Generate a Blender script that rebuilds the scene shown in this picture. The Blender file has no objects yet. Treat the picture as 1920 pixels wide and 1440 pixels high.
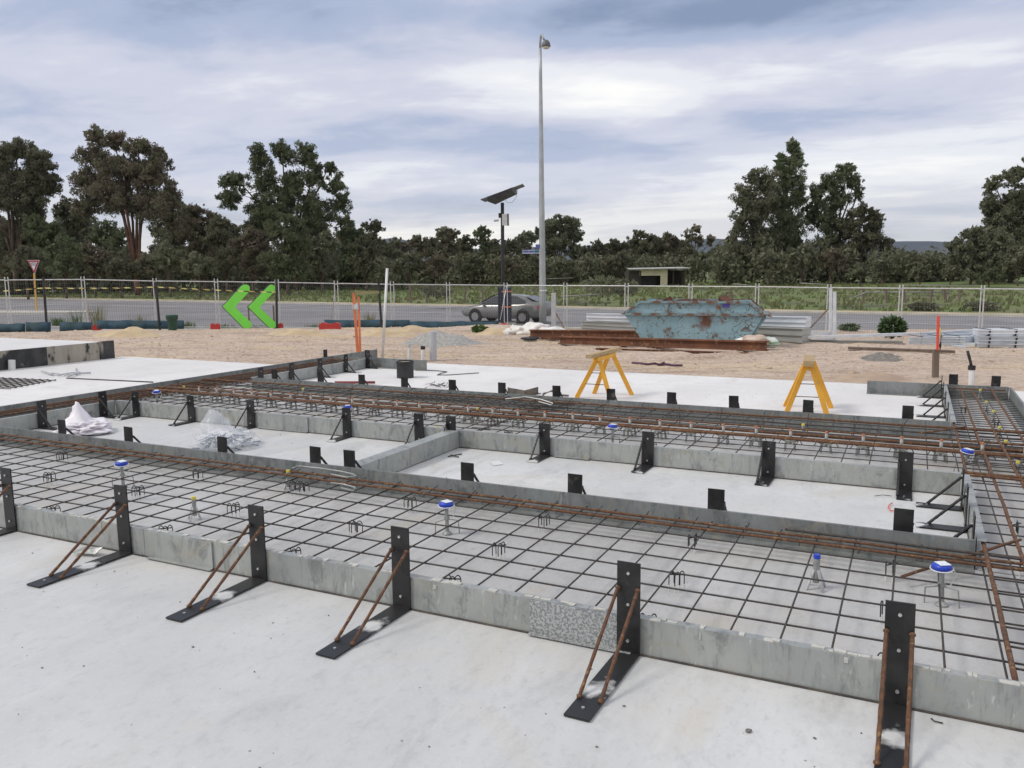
import bpy, math, random, colorsys
import numpy as np
from mathutils import Vector, Matrix
R=math.radians; PI=math.pi
rnd=random.Random(7)
S=bpy.context.scene; COL=S.collection
# ------------------------------------------------------------------ camera
W0,H0=1920,1440
FPX=1557.2; YAW=0.4509; PITCH=0.1358; ROLL=-0.0081; CH=1.61
def cam_axes():
    fwd=Vector((-math.sin(YAW)*math.cos(PITCH),math.cos(YAW)*math.cos(PITCH),-math.sin(PITCH)))
    right=Vector((math.cos(YAW),math.sin(YAW),0)); up=right.cross(fwd)
    r2=right*math.cos(ROLL)+up*math.sin(ROLL); u2=-right*math.sin(ROLL)+up*math.cos(ROLL)
    return r2,u2,-fwd
AX=cam_axes(); C0=Vector((0,0,CH))
cd=bpy.data.cameras.new('camera'); cam=bpy.data.objects.new('camera',cd); COL.objects.link(cam)
m=Matrix((AX[0],AX[1],AX[2])).transposed().to_4x4(); m.translation=C0; cam.matrix_world=m
cd.sensor_width=36; cd.lens=36*FPX/W0; cd.clip_end=9000; cd.clip_start=0.05
S.camera=cam
S.render.resolution_x=1024; S.render.resolution_y=768
# horizontal road-side frame: U to the right, D away from the camera
UR=Vector((math.cos(YAW),math.sin(YAW),0)); UF=Vector((-math.sin(YAW),math.cos(YAW),0))
def W(U,D,z=0): return UR*U+UF*D+Vector((0,0,z))
def UD(p): return p.dot(UR),p.dot(UF)
def ray(x,y):
    return AX[0]*((x-960)/FPX)+AX[1]*(-(y-720)/FPX)-AX[2]
def pd(x,y,D):
    d=ray(x,y); return C0+d*(D/d.dot(UF))
def gp(x,y,z=0):
    d=ray(x,y); return C0+d*((z-CH)/d.z)
def sm(t): t=max(0,min(1,t)); return t*t*(3-2*t)
MOUNDS=[(-9,28,1.2,.05),(-5.0,29,2.0,.10),(-1.5,24.5,1.6,.13),(-.9,31,1.2,.2),(-4,31.5,2,.25),(6.6,14.9,1.3,.13),(7.6,15.6,1.0,.08),(-14,27,3,.08),(-11,27,2.4,.05),(.6,30.5,1.5,.2),(3,26,2,.1)]
def zg(U,D):
    t=max(0,min(21,D-16)); z=-.05*t+.26*sm((-U-2)/7)*sm(t/15)*(1-sm((D-33)/4))-.03*sm((D-33)/4)
    z-=.03*sm((D-9)/3)
    for a,b,s,h in MOUNDS:
        q=((U-a)/(s*1.5))**2+((D-b)/s)**2
        if q<9: z+=h*math.exp(-q)
    e=(D+.59*U-60)/1.16
    if e>2: z+=.05+.012*min(e-2,110)
    return z
def gt(x,y,lo=8,hi=200):
    d=ray(x,y); k=d.dot(UF)
    a,b=lo,hi
    for _ in range(50):
        mm=(a+b)/2; p=C0+d*(mm/k); 
        if p.z>zg(*UD(p)): a=mm
        else: b=mm
    return C0+d*(a/k)
def onground(U,D,dz=0): return W(U,D,zg(U,D)+dz)
# ------------------------------------------------------------------ world: sky with broken overcast
w=bpy.data.worlds.new('World'); S.world=w; w.use_nodes=True
nt=w.node_tree; nt.nodes.clear(); N=nt.nodes.new; LK=nt.links.new
SUN_EL,SUN_AZ=R(48),R(235)
sky=N('ShaderNodeTexSky'); sky.sky_type='NISHITA'; sky.sun_disc=False; sky.sun_elevation=SUN_EL; sky.sun_rotation=SUN_AZ; sky.dust_density=2
tc=N('ShaderNodeTexCoord'); sx=N('ShaderNodeSeparateXYZ'); LK(tc.outputs['Generated'],sx.inputs[0])
def mth(op,a,b=None,c=None):
    n=N('ShaderNodeMath'); n.operation=op
    for i,v in enumerate((a,b,c)):
        if v is None: continue
        if isinstance(v,(int,float)): n.inputs[i].default_value=v
        else: LK(v,n.inputs[i])
    return n.outputs[0]
zc=mth('MAXIMUM',sx.outputs[2],0.0); den=mth('ADD',zc,0.10)
px_=mth('DIVIDE',sx.outputs[0],den); py_=mth('DIVIDE',sx.outputs[1],den)
cb=N('ShaderNodeCombineXYZ'); LK(px_,cb.inputs[0]); LK(py_,cb.inputs[1])
mp=N('ShaderNodeMapping'); LK(cb.outputs[0],mp.inputs[0]); mp.inputs['Rotation'].default_value=(0,0,-YAW); mp.inputs['Location'].default_value=(12.5,5.1,0); mp.inputs['Scale'].default_value=(0.70,1.0,1)
def noise(vec,scale,detail,rough=.5,dist=0,loc=None):
    n=N('ShaderNodeTexNoise'); n.inputs['Scale'].default_value=scale; n.inputs['Detail'].default_value=detail; n.inputs['Roughness'].default_value=rough; n.inputs['Distortion'].default_value=dist
    LK(vec,n.inputs['Vector']); return n.outputs['Fac']
n1=noise(mp.outputs[0],0.55,7,.52,.35); n2=noise(mp.outputs[0],2.3,9,.62,.35); n3=noise(mp.outputs[0],.23,2,.5,0)
nn=mth('ADD',mth('MULTIPLY',n1,.62),mth('ADD',mth('MULTIPLY',n2,.20),mth('MULTIPLY',n3,.27)))
az=mth('ARCTAN2',sx.outputs[0],sx.outputs[1]); el=mth('ARCSINE',sx.outputs[2])
def patch(acc,px,py,sx_,sy_,amt):
    d=ray(px,py).normalized(); a0=math.atan2(d.x,d.y); e0=math.asin(d.z)
    a=mth('MULTIPLY',mth('SUBTRACT',az,a0),FPX/sx_); e=mth('MULTIPLY',mth('SUBTRACT',el,e0),FPX/sy_)
    r=mth('ADD',mth('MULTIPLY',a,a),mth('MULTIPLY',e,e)); g=mth('POWER',2.71828,mth('MULTIPLY',r,-1.0)); return mth('MULTIPLY_ADD',g,amt,acc)
# the broad cloud banks of this sky: (towards which way, how wide, how much brighter or darker)
for P_ in [(1450,10,560,62,-.17),(1250,150,330,50,.085),(1800,120,260,50,.07),(1650,205,260,30,-.05),(800,270,330,42,-.07),(300,250,300,60,-.045),(250,130,300,50,.03),(450,20,400,45,-.025),(800,165,150,22,-.05),(1500,300,420,40,.045),(950,345,260,22,.05),(1000,385,300,20,-.04)]: nn=patch(nn,*P_)
def ramp(fac,stops,interp='EASE'):
    r=N('ShaderNodeValToRGB'); r.color_ramp.interpolation=interp
    e=r.color_ramp.elements
    while len(e)<len(stops): e.new(.5)
    for el,(p,c) in zip(e,stops): el.position=p; el.color=(*c,1)
    LK(fac,r.inputs[0]); return r.outputs[0]
cl=ramp(nn,[(.37,(.24,.31,.46)),(.45,(.42,.485,.65)),(.53,(.62,.64,.755)),(.60,(.82,.835,.88)),(.675,(1.0,.99,.97))])
hz=ramp(zc,[(0.0,(1.0,.93,.74)),(.05,(.96,.92,.80)),(.13,(.74,.80,.90)),(1,(.72,.76,.84))])
mx=N('ShaderNodeMix'); mx.data_type='RGBA'; mx.blend_type='MIX'
hf=mth('SUBTRACT',1.0,mth('SMOOTH_MAX',mth('MULTIPLY',zc,6.0),0.0,.1)); hf=mth('MULTIPLY',mth('MAXIMUM',hf,0.0),.45)
LK(hf,mx.inputs[0]); LK(cl,mx.inputs[6]); LK(hz,mx.inputs[7])
b1=N('ShaderNodeBackground'); b2=N('ShaderNodeBackground'); LK(sky.outputs[0],b1.inputs[0]); b1.inputs[1].default_value=.09
LK(mx.outputs[2],b2.inputs[0]); b2.inputs[1].default_value=.98
ms=N('ShaderNodeMixShader'); ms.inputs[0].default_value=.93; LK(b1.outputs[0],ms.inputs[1]); LK(b2.outputs[0],ms.inputs[2])
wo=N('ShaderNodeOutputWorld'); LK(ms.outputs[0],wo.inputs[0])
sl=bpy.data.lights.new('sun','SUN'); sl.energy=1.5; sl.angle=R(14); sl.color=(1,.95,.88)
so=bpy.data.objects.new('sun',sl); COL.objects.link(so)
# sky sun_rotation is measured clockwise from +Y
sd=Vector((math.sin(SUN_AZ)*math.cos(SUN_EL),math.cos(SUN_AZ)*math.cos(SUN_EL),math.sin(SUN_EL)))
so.rotation_euler=sd.to_track_quat('Z','Y').to_euler(); so.location=(0,0,30)
S.view_settings.view_transform='Standard'; S.view_settings.look='None'; S.view_settings.exposure=0.14; S.view_settings.gamma=1
# ------------------------------------------------------------------ materials
MT={}
def mat(name,c1,c2=None,scale=5,rough=.6,metal=0,bump=0,detail=4,c3=None,scale3=1.2,f3=.5,stretch=None,coord='Object',bscale=None,lo=.35,hi=.65,spec=.5,rv=0,world=False,objvar=0,w3=.08):
    if name in MT: return MT[name]
    mt=bpy.data.materials.new(name); mt.use_nodes=True; t=mt.node_tree; b=t.nodes['Principled BSDF']
    n=t.nodes.new; l=t.links.new
    b.inputs['Roughness'].default_value=rough; b.inputs['Metallic'].default_value=metal; b.inputs['Specular IOR Level'].default_value=spec
    if world: g=n('ShaderNodeNewGeometry'); vec=g.outputs['Position']
    else: g=n('ShaderNodeTexCoord'); vec=g.outputs[coord]
    if stretch:
        mp=n('ShaderNodeMapping'); l(vec,mp.inputs[0]); mp.inputs['Scale'].default_value=stretch; vec=mp.outputs[0]
    def nz(sc,dt=4,ro=.55):
        q=n('ShaderNodeTexNoise'); q.inputs['Scale'].default_value=sc; q.inputs['Detail'].default_value=dt; q.inputs['Roughness'].default_value=ro; l(vec,q.inputs['Vector']); return q.outputs['Fac']
    def mr(v,a,c,x=0,y=1):
        q=n('ShaderNodeMapRange'); q.interpolation_type='SMOOTHSTEP'; l(v,q.inputs[0]); q.inputs[1].default_value=a; q.inputs[2].default_value=c; q.inputs[3].default_value=x; q.inputs[4].default_value=y; return q.outputs[0]
    def mixc(f,A,B):
        q=n('ShaderNodeMix'); q.data_type='RGBA'; 
        if isinstance(f,float): q.inputs[0].default_value=f
        else: l(f,q.inputs[0])
        for i,v in ((6,A),(7,B)):
            if isinstance(v,tuple): q.inputs[i].default_value=(*v,1)
            else: l(v,q.inputs[i])
        return q.outputs[2]
    col=c1
    fn=nz(scale,detail)
    if c2: col=mixc(mr(fn,lo,hi),c1,c2)
    if c3: col=mixc(mr(nz(scale3,5,.65),f3,f3+w3),col,c3)
    if objvar:
        oi=n('ShaderNodeObjectInfo'); h=n('ShaderNodeHueSaturation'); 
        q=n('ShaderNodeMapRange'); l(oi.outputs['Random'],q.inputs[0]); q.inputs[3].default_value=1-objvar; q.inputs[4].default_value=1+objvar; l(q.outputs[0],h.inputs['Value'])
        q=n('ShaderNodeMapRange'); l(oi.outputs['Random'],q.inputs[0]); q.inputs[3].default_value=.485; q.inputs[4].default_value=.515; l(q.outputs[0],h.inputs['Hue'])
        if isinstance(col,tuple): h.inputs['Color'].default_value=(*col,1)
        else: l(col,h.inputs['Color'])
        col=h.outputs[0]
    if isinstance(col,tuple): b.inputs['Base Color'].default_value=(*col,1)
    else: l(col,b.inputs['Base Color'])
    if rv: l(mr(fn,.3,.7,rough-rv,rough+rv),b.inputs['Roughness'])
    if bump:
        bp=n('ShaderNodeBump'); bp.inputs['Strength'].default_value=min(1,bump); bp.inputs['Distance'].default_value=.02*max(1,bump); l(nz(bscale or scale*3,5,.6),bp.inputs['Height']); l(bp.outputs[0],b.inputs['Normal'])
    mt['h']=1; MT[name]=mt; return mt
def concrete(name,c1,c2,stain,gloss=.5,warm=None):
    if name in MT: return MT[name]
    mt=bpy.data.materials.new(name); mt.use_nodes=True; t=mt.node_tree; b=t.nodes['Principled BSDF']; n=t.nodes.new; l=t.links.new
    g=n('ShaderNodeNewGeometry'); vec=g.outputs['Position']
    def nz(sc,dt=5,ro=.6,st=None,dist=0):
        v=vec
        if st: mp=n('ShaderNodeMapping'); l(vec,mp.inputs[0]); mp.inputs['Scale'].default_value=st; mp.inputs['Rotation'].default_value=(0,0,.35); v=mp.outputs[0]
        q=n('ShaderNodeTexNoise'); q.inputs['Scale'].default_value=sc; q.inputs['Detail'].default_value=dt; q.inputs['Roughness'].default_value=ro; q.inputs['Distortion'].default_value=dist; l(v,q.inputs['Vector']); return q.outputs['Fac']
    def mr(v,a,c,x=0,y=1):
        q=n('ShaderNodeMapRange'); q.interpolation_type='SMOOTHSTEP'; l(v,q.inputs[0]); q.inputs[1].default_value=a; q.inputs[2].default_value=c; q.inputs[3].default_value=x; q.inputs[4].default_value=y; return q.outputs[0]
    def mixc(f,A,B):
        q=n('ShaderNodeMix'); q.data_type='RGBA'; l(f,q.inputs[0])
        for i,v in ((6,A),(7,B)):
            if isinstance(v,tuple): q.inputs[i].default_value=(*v,1)
            else: l(v,q.inputs[i])
        return q.outputs[2]
    c=mixc(mr(nz(.7,6,.62,(1,.5,1),.6),.36,.64),c1,c2)
    c=mixc(mr(nz(2.6,9,.72,(1,.45,1),.5),.50,.74,0,.62),c,stain)
    c=mixc(mr(nz(9,6,.72,(1,.5,1)),.50,.76,0,.45),c,stain)
    if warm: c=mixc(mr(nz(1.1,5,.6,None,.8),.52,.72,0,.75),c,warm)
    # small dark specks, grit and pin holes
    vo=n('ShaderNodeTexVoronoi'); vo.inputs['Scale'].default_value=5.5; l(vec,vo.inputs['Vector'])
    c=mixc(mr(vo.outputs['Distance'],.022,.04,.75,0),c,(.09,.08,.07))
    vo=n('ShaderNodeTexVoronoi'); vo.inputs['Scale'].default_value=1.9; l(vec,vo.inputs['Vector'])
    c=mixc(mr(vo.outputs['Distance'],.010,.03,.8,0),c,(.16,.12,.08))
    c=mixc(mr(nz(.35,3,.5,None,.4),.40,.62,0,.5),c,tuple(v*.84 for v in c1))
    c=mixc(mr(nz(1.3,5,.6,(.35,3.2,1),.3),.46,.68,0,.26),c,tuple(v*.80 for v in c1))
    c=mixc(mr(nz(2.0,6,.7,(3.0,.5,1),1.2),.55,.70,0,.14),c,tuple(min(1,v*1.18) for v in c1))
    c=mixc(mr(nz(24,4,.7,(1,.6,1)),.50,.72,0,.28),c,stain)
    c=mixc(mr(nz(60,3,.7),.55,.75,0,.22),c,(.85,.84,.8))
    l(c,b.inputs['Base Color'])
    l(mr(nz(2.5,6,.6),.3,.75,gloss-.1,gloss+.18),b.inputs['Roughness']); b.inputs['Specular IOR Level'].default_value=.4
    bp=n('ShaderNodeBump'); bp.inputs['Strength'].default_value=.25; bp.inputs['Distance'].default_value=.004; l(nz(30,4,.6),bp.inputs['Height']); l(bp.outputs[0],b.inputs['Normal'])
    MT[name]=mt; return mt
M_slab=concrete('slab_concrete',(.645,.645,.635),(.53,.53,.52),(.335,.335,.33),.5,(.57,.535,.47))
M_slab2=concrete('pale_slab_concrete',(.77,.755,.735),(.69,.67,.65),(.5,.47,.43),.6)
def zinc(name,c1,c2,dark,stainc,rough=.5,metal=.4):
    mt=bpy.data.materials.new(name); mt.use_nodes=True; t=mt.node_tree; b=t.nodes['Principled BSDF']; n=t.nodes.new; l=t.links.new
    g=n('ShaderNodeNewGeometry')
    def nz(sc,dt=5,ro=.6,st=None,dist=0):
        v=g.outputs['Position']
        if st: mp=n('ShaderNodeMapping'); l(v,mp.inputs[0]); mp.inputs['Scale'].default_value=st; v=mp.outputs[0]
        q=n('ShaderNodeTexNoise'); q.inputs['Scale'].default_value=sc; q.inputs['Detail'].default_value=dt; q.inputs['Roughness'].default_value=ro; q.inputs['Distortion'].default_value=dist; l(v,q.inputs['Vector']); return q.outputs['Fac']
    def mr(v,a,c,x=0,y=1):
        q=n('ShaderNodeMapRange'); q.interpolation_type='SMOOTHSTEP'; l(v,q.inputs[0]); q.inputs[1].default_value=a; q.inputs[2].default_value=c; q.inputs[3].default_value=x; q.inputs[4].default_value=y; return q.outputs[0]
    def mixc(f,A,B):
        q=n('ShaderNodeMix'); q.data_type='RGBA'; l(f,q.inputs[0])
        for i,v in ((6,A),(7,B)):
            if isinstance(v,tuple): q.inputs[i].default_value=(*v,1)
            else: l(v,q.inputs[i])
        return q.outputs[2]
    c=mixc(mr(nz(2.2,4,.6),.36,.62),c1,c2)
    c=mixc(mr(nz(8,7,.75,(1,1,.5),.8),.50,.66,0,.8),c,dark)
    c=mixc(mr(nz(26,5,.7,(1,1,.16)),.50,.70,0,.6),c,dark)
    c=mixc(mr(nz(5,6,.7,None,1.0),.54,.68,0,.75),c,stainc)
    c=mixc(mr(nz(40,4,.7,(1,1,.3)),.60,.72,0,.55),c,tuple(min(1,v*1.6) for v in c1))
    l(c,b.inputs['Base Color']); b.inputs['Metallic'].default_value=metal
    l(mr(nz(9,5,.6),.3,.7,rough-.14,rough+.16),b.inputs['Roughness'])
    bp=n('ShaderNodeBump'); bp.inputs['Strength'].default_value=.15; bp.inputs['Distance'].default_value=.004; l(nz(12,4,.6),bp.inputs['Height']); l(bp.outputs[0],b.inputs['Normal'])
    MT[name]=mt; return mt
M_galv=zinc('galvanised_steel',(.42,.43,.405),(.35,.365,.35),(.19,.20,.195),(.40,.37,.30))
M_galvd=zinc('weathered_galvanised_steel',(.25,.265,.26),(.20,.21,.205),(.10,.11,.11),(.30,.27,.21),.58,.3)
M_white=mat('white_galvanised_sheet',(.80,.82,.84),(.66,.68,.71),3,.35,.25,0)
M_black=mat('black_mill_scale_steel',(.013,.013,.014),(.030,.028,.027),9,.42,.2,.05,5,c3=(.12,.105,.09),scale3=7,f3=.61,rv=.1,world=True,w3=.14)
M_rust=mat('rusty_steel_bar',(.165,.076,.036),(.095,.050,.030),40,.8,.1,.5,4,c3=(.27,.145,.06),scale3=30,f3=.55)
M_rebar=mat('dark_reinforcing_wire',(.045,.040,.038),(.075,.062,.052),30,.6,.3,.1)
M_rbeam=mat('rusty_beam_steel',(.19,.075,.035),(.11,.045,.025),3,.8,.05,.2,6,c3=(.26,.13,.06),scale3=6,f3=.55)
M_bolt=mat('zinc_bolt',(.6,.6,.58),None,5,.35,.8)
def sandmat():
    mt=bpy.data.materials.new('sand_gravel'); mt.use_nodes=True; t=mt.node_tree; b=t.nodes['Principled BSDF']; n=t.nodes.new; l=t.links.new
    g=n('ShaderNodeNewGeometry')
    def nz(sc,dt=5,ro=.6,st=None,dist=0,rot=YAW):
        v=g.outputs['Position']
        if st: 
            m0=n('ShaderNodeMapping'); l(v,m0.inputs[0]); m0.inputs['Rotation'].default_value=(0,0,-rot); mp=n('ShaderNodeMapping'); l(m0.outputs[0],mp.inputs[0]); mp.inputs['Scale'].default_value=st; v=mp.outputs[0]
        q=n('ShaderNodeTexNoise'); q.inputs['Scale'].default_value=sc; q.inputs['Detail'].default_value=dt; q.inputs['Roughness'].default_value=ro; q.inputs['Distortion'].default_value=dist; l(v,q.inputs['Vector']); return q.outputs['Fac']
    def mr(v,a,c,x=0,y=1):
        q=n('ShaderNodeMapRange'); q.interpolation_type='SMOOTHSTEP'; l(v,q.inputs[0]); q.inputs[1].default_value=a; q.inputs[2].default_value=c; q.inputs[3].default_value=x; q.inputs[4].default_value=y; return q.outputs[0]
    def mixc(f,A,B):
        q=n('ShaderNodeMix'); q.data_type='RGBA'; l(f,q.inputs[0])
        for i,v in ((6,A),(7,B)):
            if isinstance(v,tuple): q.inputs[i].default_value=(*v,1)
            else: l(v,q.inputs[i])
        return q.outputs[2]
    c=mixc(mr(nz(.5,6,.6),.38,.62),(.56,.435,.345),(.49,.38,.30))
    c=mixc(mr(nz(.25,5,.6,(1,1.6,1)),.50,.62,0,.8),c,(.58,.45,.29))          # yellow sand
    c=mixc(mr(nz(.9,5,.65,(.22,1.8,1),.4),.50,.66,0,.65),c,(.33,.225,.155))   # wheel tracks and damp streaks
    c=mixc(mr(nz(3.0,6,.75,(.6,1.4,1)),.48,.64,0,.75),c,(.33,.245,.185))
    c=mixc(mr(nz(1.7,6,.7,(.3,1.5,1),.5),.54,.66,0,.6),c,(.60,.50,.40))
    c=mixc(mr(nz(11,5,.8),.46,.62,0,.6),c,(.64,.55,.46))
    c=mixc(mr(nz(15,4,.75),.54,.64,0,.75),c,(.22,.165,.125))
    l(c,b.inputs['Base Color']); b.inputs['Roughness'].default_value=.95; b.inputs['Specular IOR Level'].default_value=.2
    bp=n('ShaderNodeBump'); bp.inputs['Strength'].default_value=.9; bp.inputs['Distance'].default_value=.05
    ad=n('ShaderNodeMath'); ad.operation='ADD'; l(nz(7,8,.7),ad.inputs[0]); l(nz(1.5,4,.6,(.3,1.6,1)),ad.inputs[1]); l(ad.outputs[0],bp.inputs['Height']); l(bp.outputs[0],b.inputs['Normal'])
    MT['sand_gravel']=mt; return mt
M_sand=sandmat()
M_asph=mat('asphalt',(.225,.215,.215),(.18,.172,.172),.25,.8,0,.1,6,world=True,c3=(.26,.25,.25),scale3=.12,f3=.5,w3=.2)
M_field=mat('paddock_grass',(.115,.170,.036),(.14,.15,.055),.10,.95,0,.6,8,c3=(.055,.06,.028),scale3=.06,f3=.52,world=True,bscale=1.5,w3=.1)
M_kerb=mat('kerb_concrete',(.55,.52,.45),(.45,.42,.36),1,.85,world=True)
M_verge=mat('sandy_verge',(.48,.38,.24),(.30,.27,.14),.5,.95,0,.4,6,world=True)
M_line=mat('road_paint',(.62,.62,.62),(.4,.4,.4),2,.7,world=True)
M_hill=mat('hill_forest',(.040,.055,.075),(.055,.066,.080),.006,1,world=True)  # blue of the distance haze is mixed into the hill colour
M_white_p=mat('white_pvc',(.75,.75,.72),(.62,.62,.6),4,.45)
M_grey_p=mat('grey_pvc',(.42,.44,.46),(.5,.5,.5),3,.5)
M_blue=mat('blue_plastic',(.015,.05,.45),(.02,.07,.55),8,.4)
M_orange=mat('orange_plastic',(.72,.20,.07),(.6,.18,.07),9,.5)
M_yellow=mat('yellow_steel_paint',(.80,.40,.03),(.70,.34,.03),6,.5,0,.02,c3=(.42,.30,.16),scale3=14,f3=.60)
M_ycap=mat('yellow_plastic',(.65,.55,.08),None,5,.5)
M_insert=mat('grey_plastic_chair',(.36,.37,.34),(.26,.27,.26),20,.5,.2)
M_timber=mat('raw_timber',(.48,.34,.18),(.36,.25,.13),3,.8,0,.1,stretch=(1,8,8))
M_timberd=mat('weathered_timber',(.16,.115,.085),(.22,.17,.13),4,.85,0,.1,stretch=(1,1,.2))
M_green=mat('lime_green_board',(.19,.70,.07),(.20,.74,.075),2,.5)
M_blk=mat('black_rubber',(.015,.015,.016),(.03,.03,.03),6,.55)
M_navy=mat('dark_navy_paint',(.012,.017,.035),(.02,.025,.05),4,.45)
M_red=mat('red_plastic_block',(.55,.035,.03),(.42,.04,.035),5,.55)
M_silt=mat('blue_green_silt_cloth',(.03,.07,.10),(.02,.045,.05),2,.85,0,.4)
M_leafA=mat('olive_foliage',(.18,.182,.115),(.125,.13,.08),.35,.75,objvar=.18,c3=(.23,.22,.145),scale3=1.1,f3=.55,spec=.25)
M_leafB=mat('green_foliage',(.165,.190,.105),(.115,.138,.072),.35,.75,objvar=.15,c3=(.21,.23,.135),scale3=1.1,f3=.55,spec=.25)
M_leafC=mat('brown_foliage',(.20,.17,.12),(.145,.125,.088),.35,.8,objvar=.12,c3=(.18,.18,.11),scale3=.7,f3=.5,spec=.2)
M_leafW=mat('weed_foliage',(.07,.13,.03),(.10,.16,.05),3,.7,spec=.3)
M_dry=mat('dry_grass',(.25,.22,.09),(.16,.17,.06),3,.9)
M_bark=mat('gum_bark',(.13,.09,.065),(.075,.055,.04),1.5,.9,0,.3)
M_barkr=mat('red_gum_bark',(.17,.085,.055),(.10,.06,.04),1.5,.9,0,.3)
M_pole=mat('galvanised_pole',(.34,.36,.36),(.42,.44,.44),1.5,.5,.4)
M_alu=mat('fence_galvanised_tube',(.62,.62,.61),(.5,.5,.5),8,.45,.4)
M_wire=mat('fence_mesh_wire',(.18,.18,.18),None,8,.6,.3)
M_cream=mat('cream_wall_sheet',(.62,.56,.37),(.52,.47,.32),1,.8,c3=(.35,.28,.18),scale3=2,f3=.62)
M_dark=mat('dark_shed_timber',(.035,.028,.022),(.05,.04,.03),2,.9)
M_roof=mat('faded_iron_roof',(.5,.5,.47),(.4,.38,.34),1,.6,.2)
# ------------------------------------------------------------------ mesh helpers
class MB:
    def __init__(s): s.v=[];s.f=[]
    def add(s,vs,fs):
        o=len(s.v); s.v+= [tuple(v) for v in vs]; s.f+=[tuple(i+o for i in f) for f in fs]; return s
    def box(s,c,sz,rot=None):
        c=Vector(c); hx,hy,hz=[q/2 for q in sz]
        vs=[Vector((x*hx,y*hy,z*hz)) for z in(-1,1) for y in(-1,1) for x in(-1,1)]
        if rot is not None: vs=[rot@v for v in vs]
        return s.add([c+v for v in vs],[(0,2,3,1),(4,5,7,6),(0,1,5,4),(2,6,7,3),(0,4,6,2),(1,3,7,5)])
    def beam(s,p,q,w_,h_,up=(0,0,1)):
        p=Vector(p);q=Vector(q); d=(q-p); L=d.length; d.normalize(); up=Vector(up)
        if abs(d.dot(up))>.98: up=Vector((0,1,0))
        x=d.cross(up).normalized(); u=x.cross(d)
        vs=[]
        for e in(p,q):
            for a,b in((-1,-1),(1,-1),(1,1),(-1,1)): vs.append(e+x*(a*w_/2)+u*(b*h_/2))
        return s.add(vs,[(0,1,2,3),(7,6,5,4),(0,4,5,1),(1,5,6,2),(2,6,7,3),(3,7,4,0)])
    def tube(s,pts,r,n=6,cap=True,r2=None):
        pts=[Vector(p) for p in pts]; k=len(pts); rings=[]
        prev=None
        for i,p in enumerate(pts):
            d=(pts[min(i+1,k-1)]-pts[max(i-1,0)])
            if d.length<1e-9: d=Vector((0,0,1))
            d.normalize()
            if prev is None:
                a=Vector((0,0,1)) if abs(d.z)<.9 else Vector((1,0,0)); x=d.cross(a).normalized()
            else: x=(prev-d*prev.dot(d)).normalized()
            prev=x; y=d.cross(x)
            rr=r if r2 is None else r+(r2-r)*i/(k-1)
            if isinstance(r,(list,tuple)): rr=r[i]
            rings.append([p+x*(rr*math.cos(2*PI*j/n))+y*(rr*math.sin(2*PI*j/n)) for j in range(n)])
        o=len(s.v)
        for rg in rings: s.v+=[tuple(v) for v in rg]
        for i in range(k-1):
            for j in range(n):
                a=o+i*n+j;b=o+i*n+(j+1)%n; s.f.append((a,b,b+n,a+n))
        if cap: s.f.append(tuple(o+j for j in range(n-1,-1,-1))); s.f.append(tuple(o+(k-1)*n+j for j in range(n)))
        return s
    def cyl(s,c,r,h,n=16,r2=None): c=Vector(c); return s.tube([c,c+Vector((0,0,h))],r,n,True,r2)
    def lathe(s,c,prof,n=16):
        c=Vector(c); o=len(s.v)
        for r,z in prof:
            for j in range(n): s.v.append((c.x+r*math.cos(2*PI*j/n),c.y+r*math.sin(2*PI*j/n),c.z+z))
        for i in range(len(prof)-1):
            for j in range(n):
                a=o+i*n+j;b=o+i*n+(j+1)%n; s.f.append((a,b,b+n,a+n))
        s.f.append(tuple(o+j for j in range(n-1,-1,-1))); s.f.append(tuple(o+(len(prof)-1)*n+j for j in range(n)))
        return s
    def prism(s,poly,y0,y1,fr=None):   # poly in x,z extruded along y
        n=len(poly); vs=[Vector((x,y0,z)) for x,z in poly]+[Vector((x,y1,z)) for x,z in poly]
        if fr: vs=[fr@v for v in vs]
        fs=[tuple(range(n)),tuple(range(2*n-1,n-1,-1))]+[(i,i+n,(i+1)%n+n,(i+1)%n) for i in range(n)]
        return s.add(vs,fs)
    def build(s,name,mt,parent=None,smooth=False,origin=None):
        me=bpy.data.meshes.new(name)
        vs=s.v
        if origin is not None: o=Vector(origin); vs=[tuple(Vector(v)-o) for v in vs]
        me.from_pydata(vs,[],s.f); me.update()
        if smooth: me.polygons.foreach_set('use_smooth',[True]*len(me.polygons))
        for q in (mt if isinstance(mt,(list,tuple)) else [mt]): me.materials.append(q)
        ob=bpy.data.objects.new(name,me); COL.objects.link(ob)
        if origin is not None: ob.location=origin
        if parent: ob.parent=parent
        return ob
def tag(o,label=None,cat=None,group=None,kind=None):
    if label: o['label']=label
    if cat: o['category']=cat
    if group: o['group']=group
    if kind: o['kind']=kind
    return o
def thing(name,loc,label,cat,group=None,rz=0):
    o=bpy.data.objects.new(name,None); COL.objects.link(o); o.location=loc; o.rotation_euler=(0,0,rz); o.empty_display_size=.1
    return tag(o,label,cat,group)
def kids(o): return [c for c in bpy.data.objects if c.parent==o]
def copy_tree(o,parent=None):
    ks=kids(o); c=o.copy(); COL.objects.link(c); c.parent=parent
    for k in ks: copy_tree(k,c)
    return c
ORD=['first','second','third','fourth','fifth','sixth','seventh','eighth','ninth','tenth','eleventh','twelfth','thirteenth','fourteenth','fifteenth','sixteenth','seventeenth','eighteenth','nineteenth','twentieth']
def ordw(i):
    if i<20: return ORD[i]
    return {2:'twenty-',3:'thirty-'}[(i+1)//10]+ORD[(i+1)%10-1] if (i+1)%10 else {2:'twentieth',3:'thirtieth'}[(i+1)//10]
def struct(o): o['kind']='structure'; return o
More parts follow.
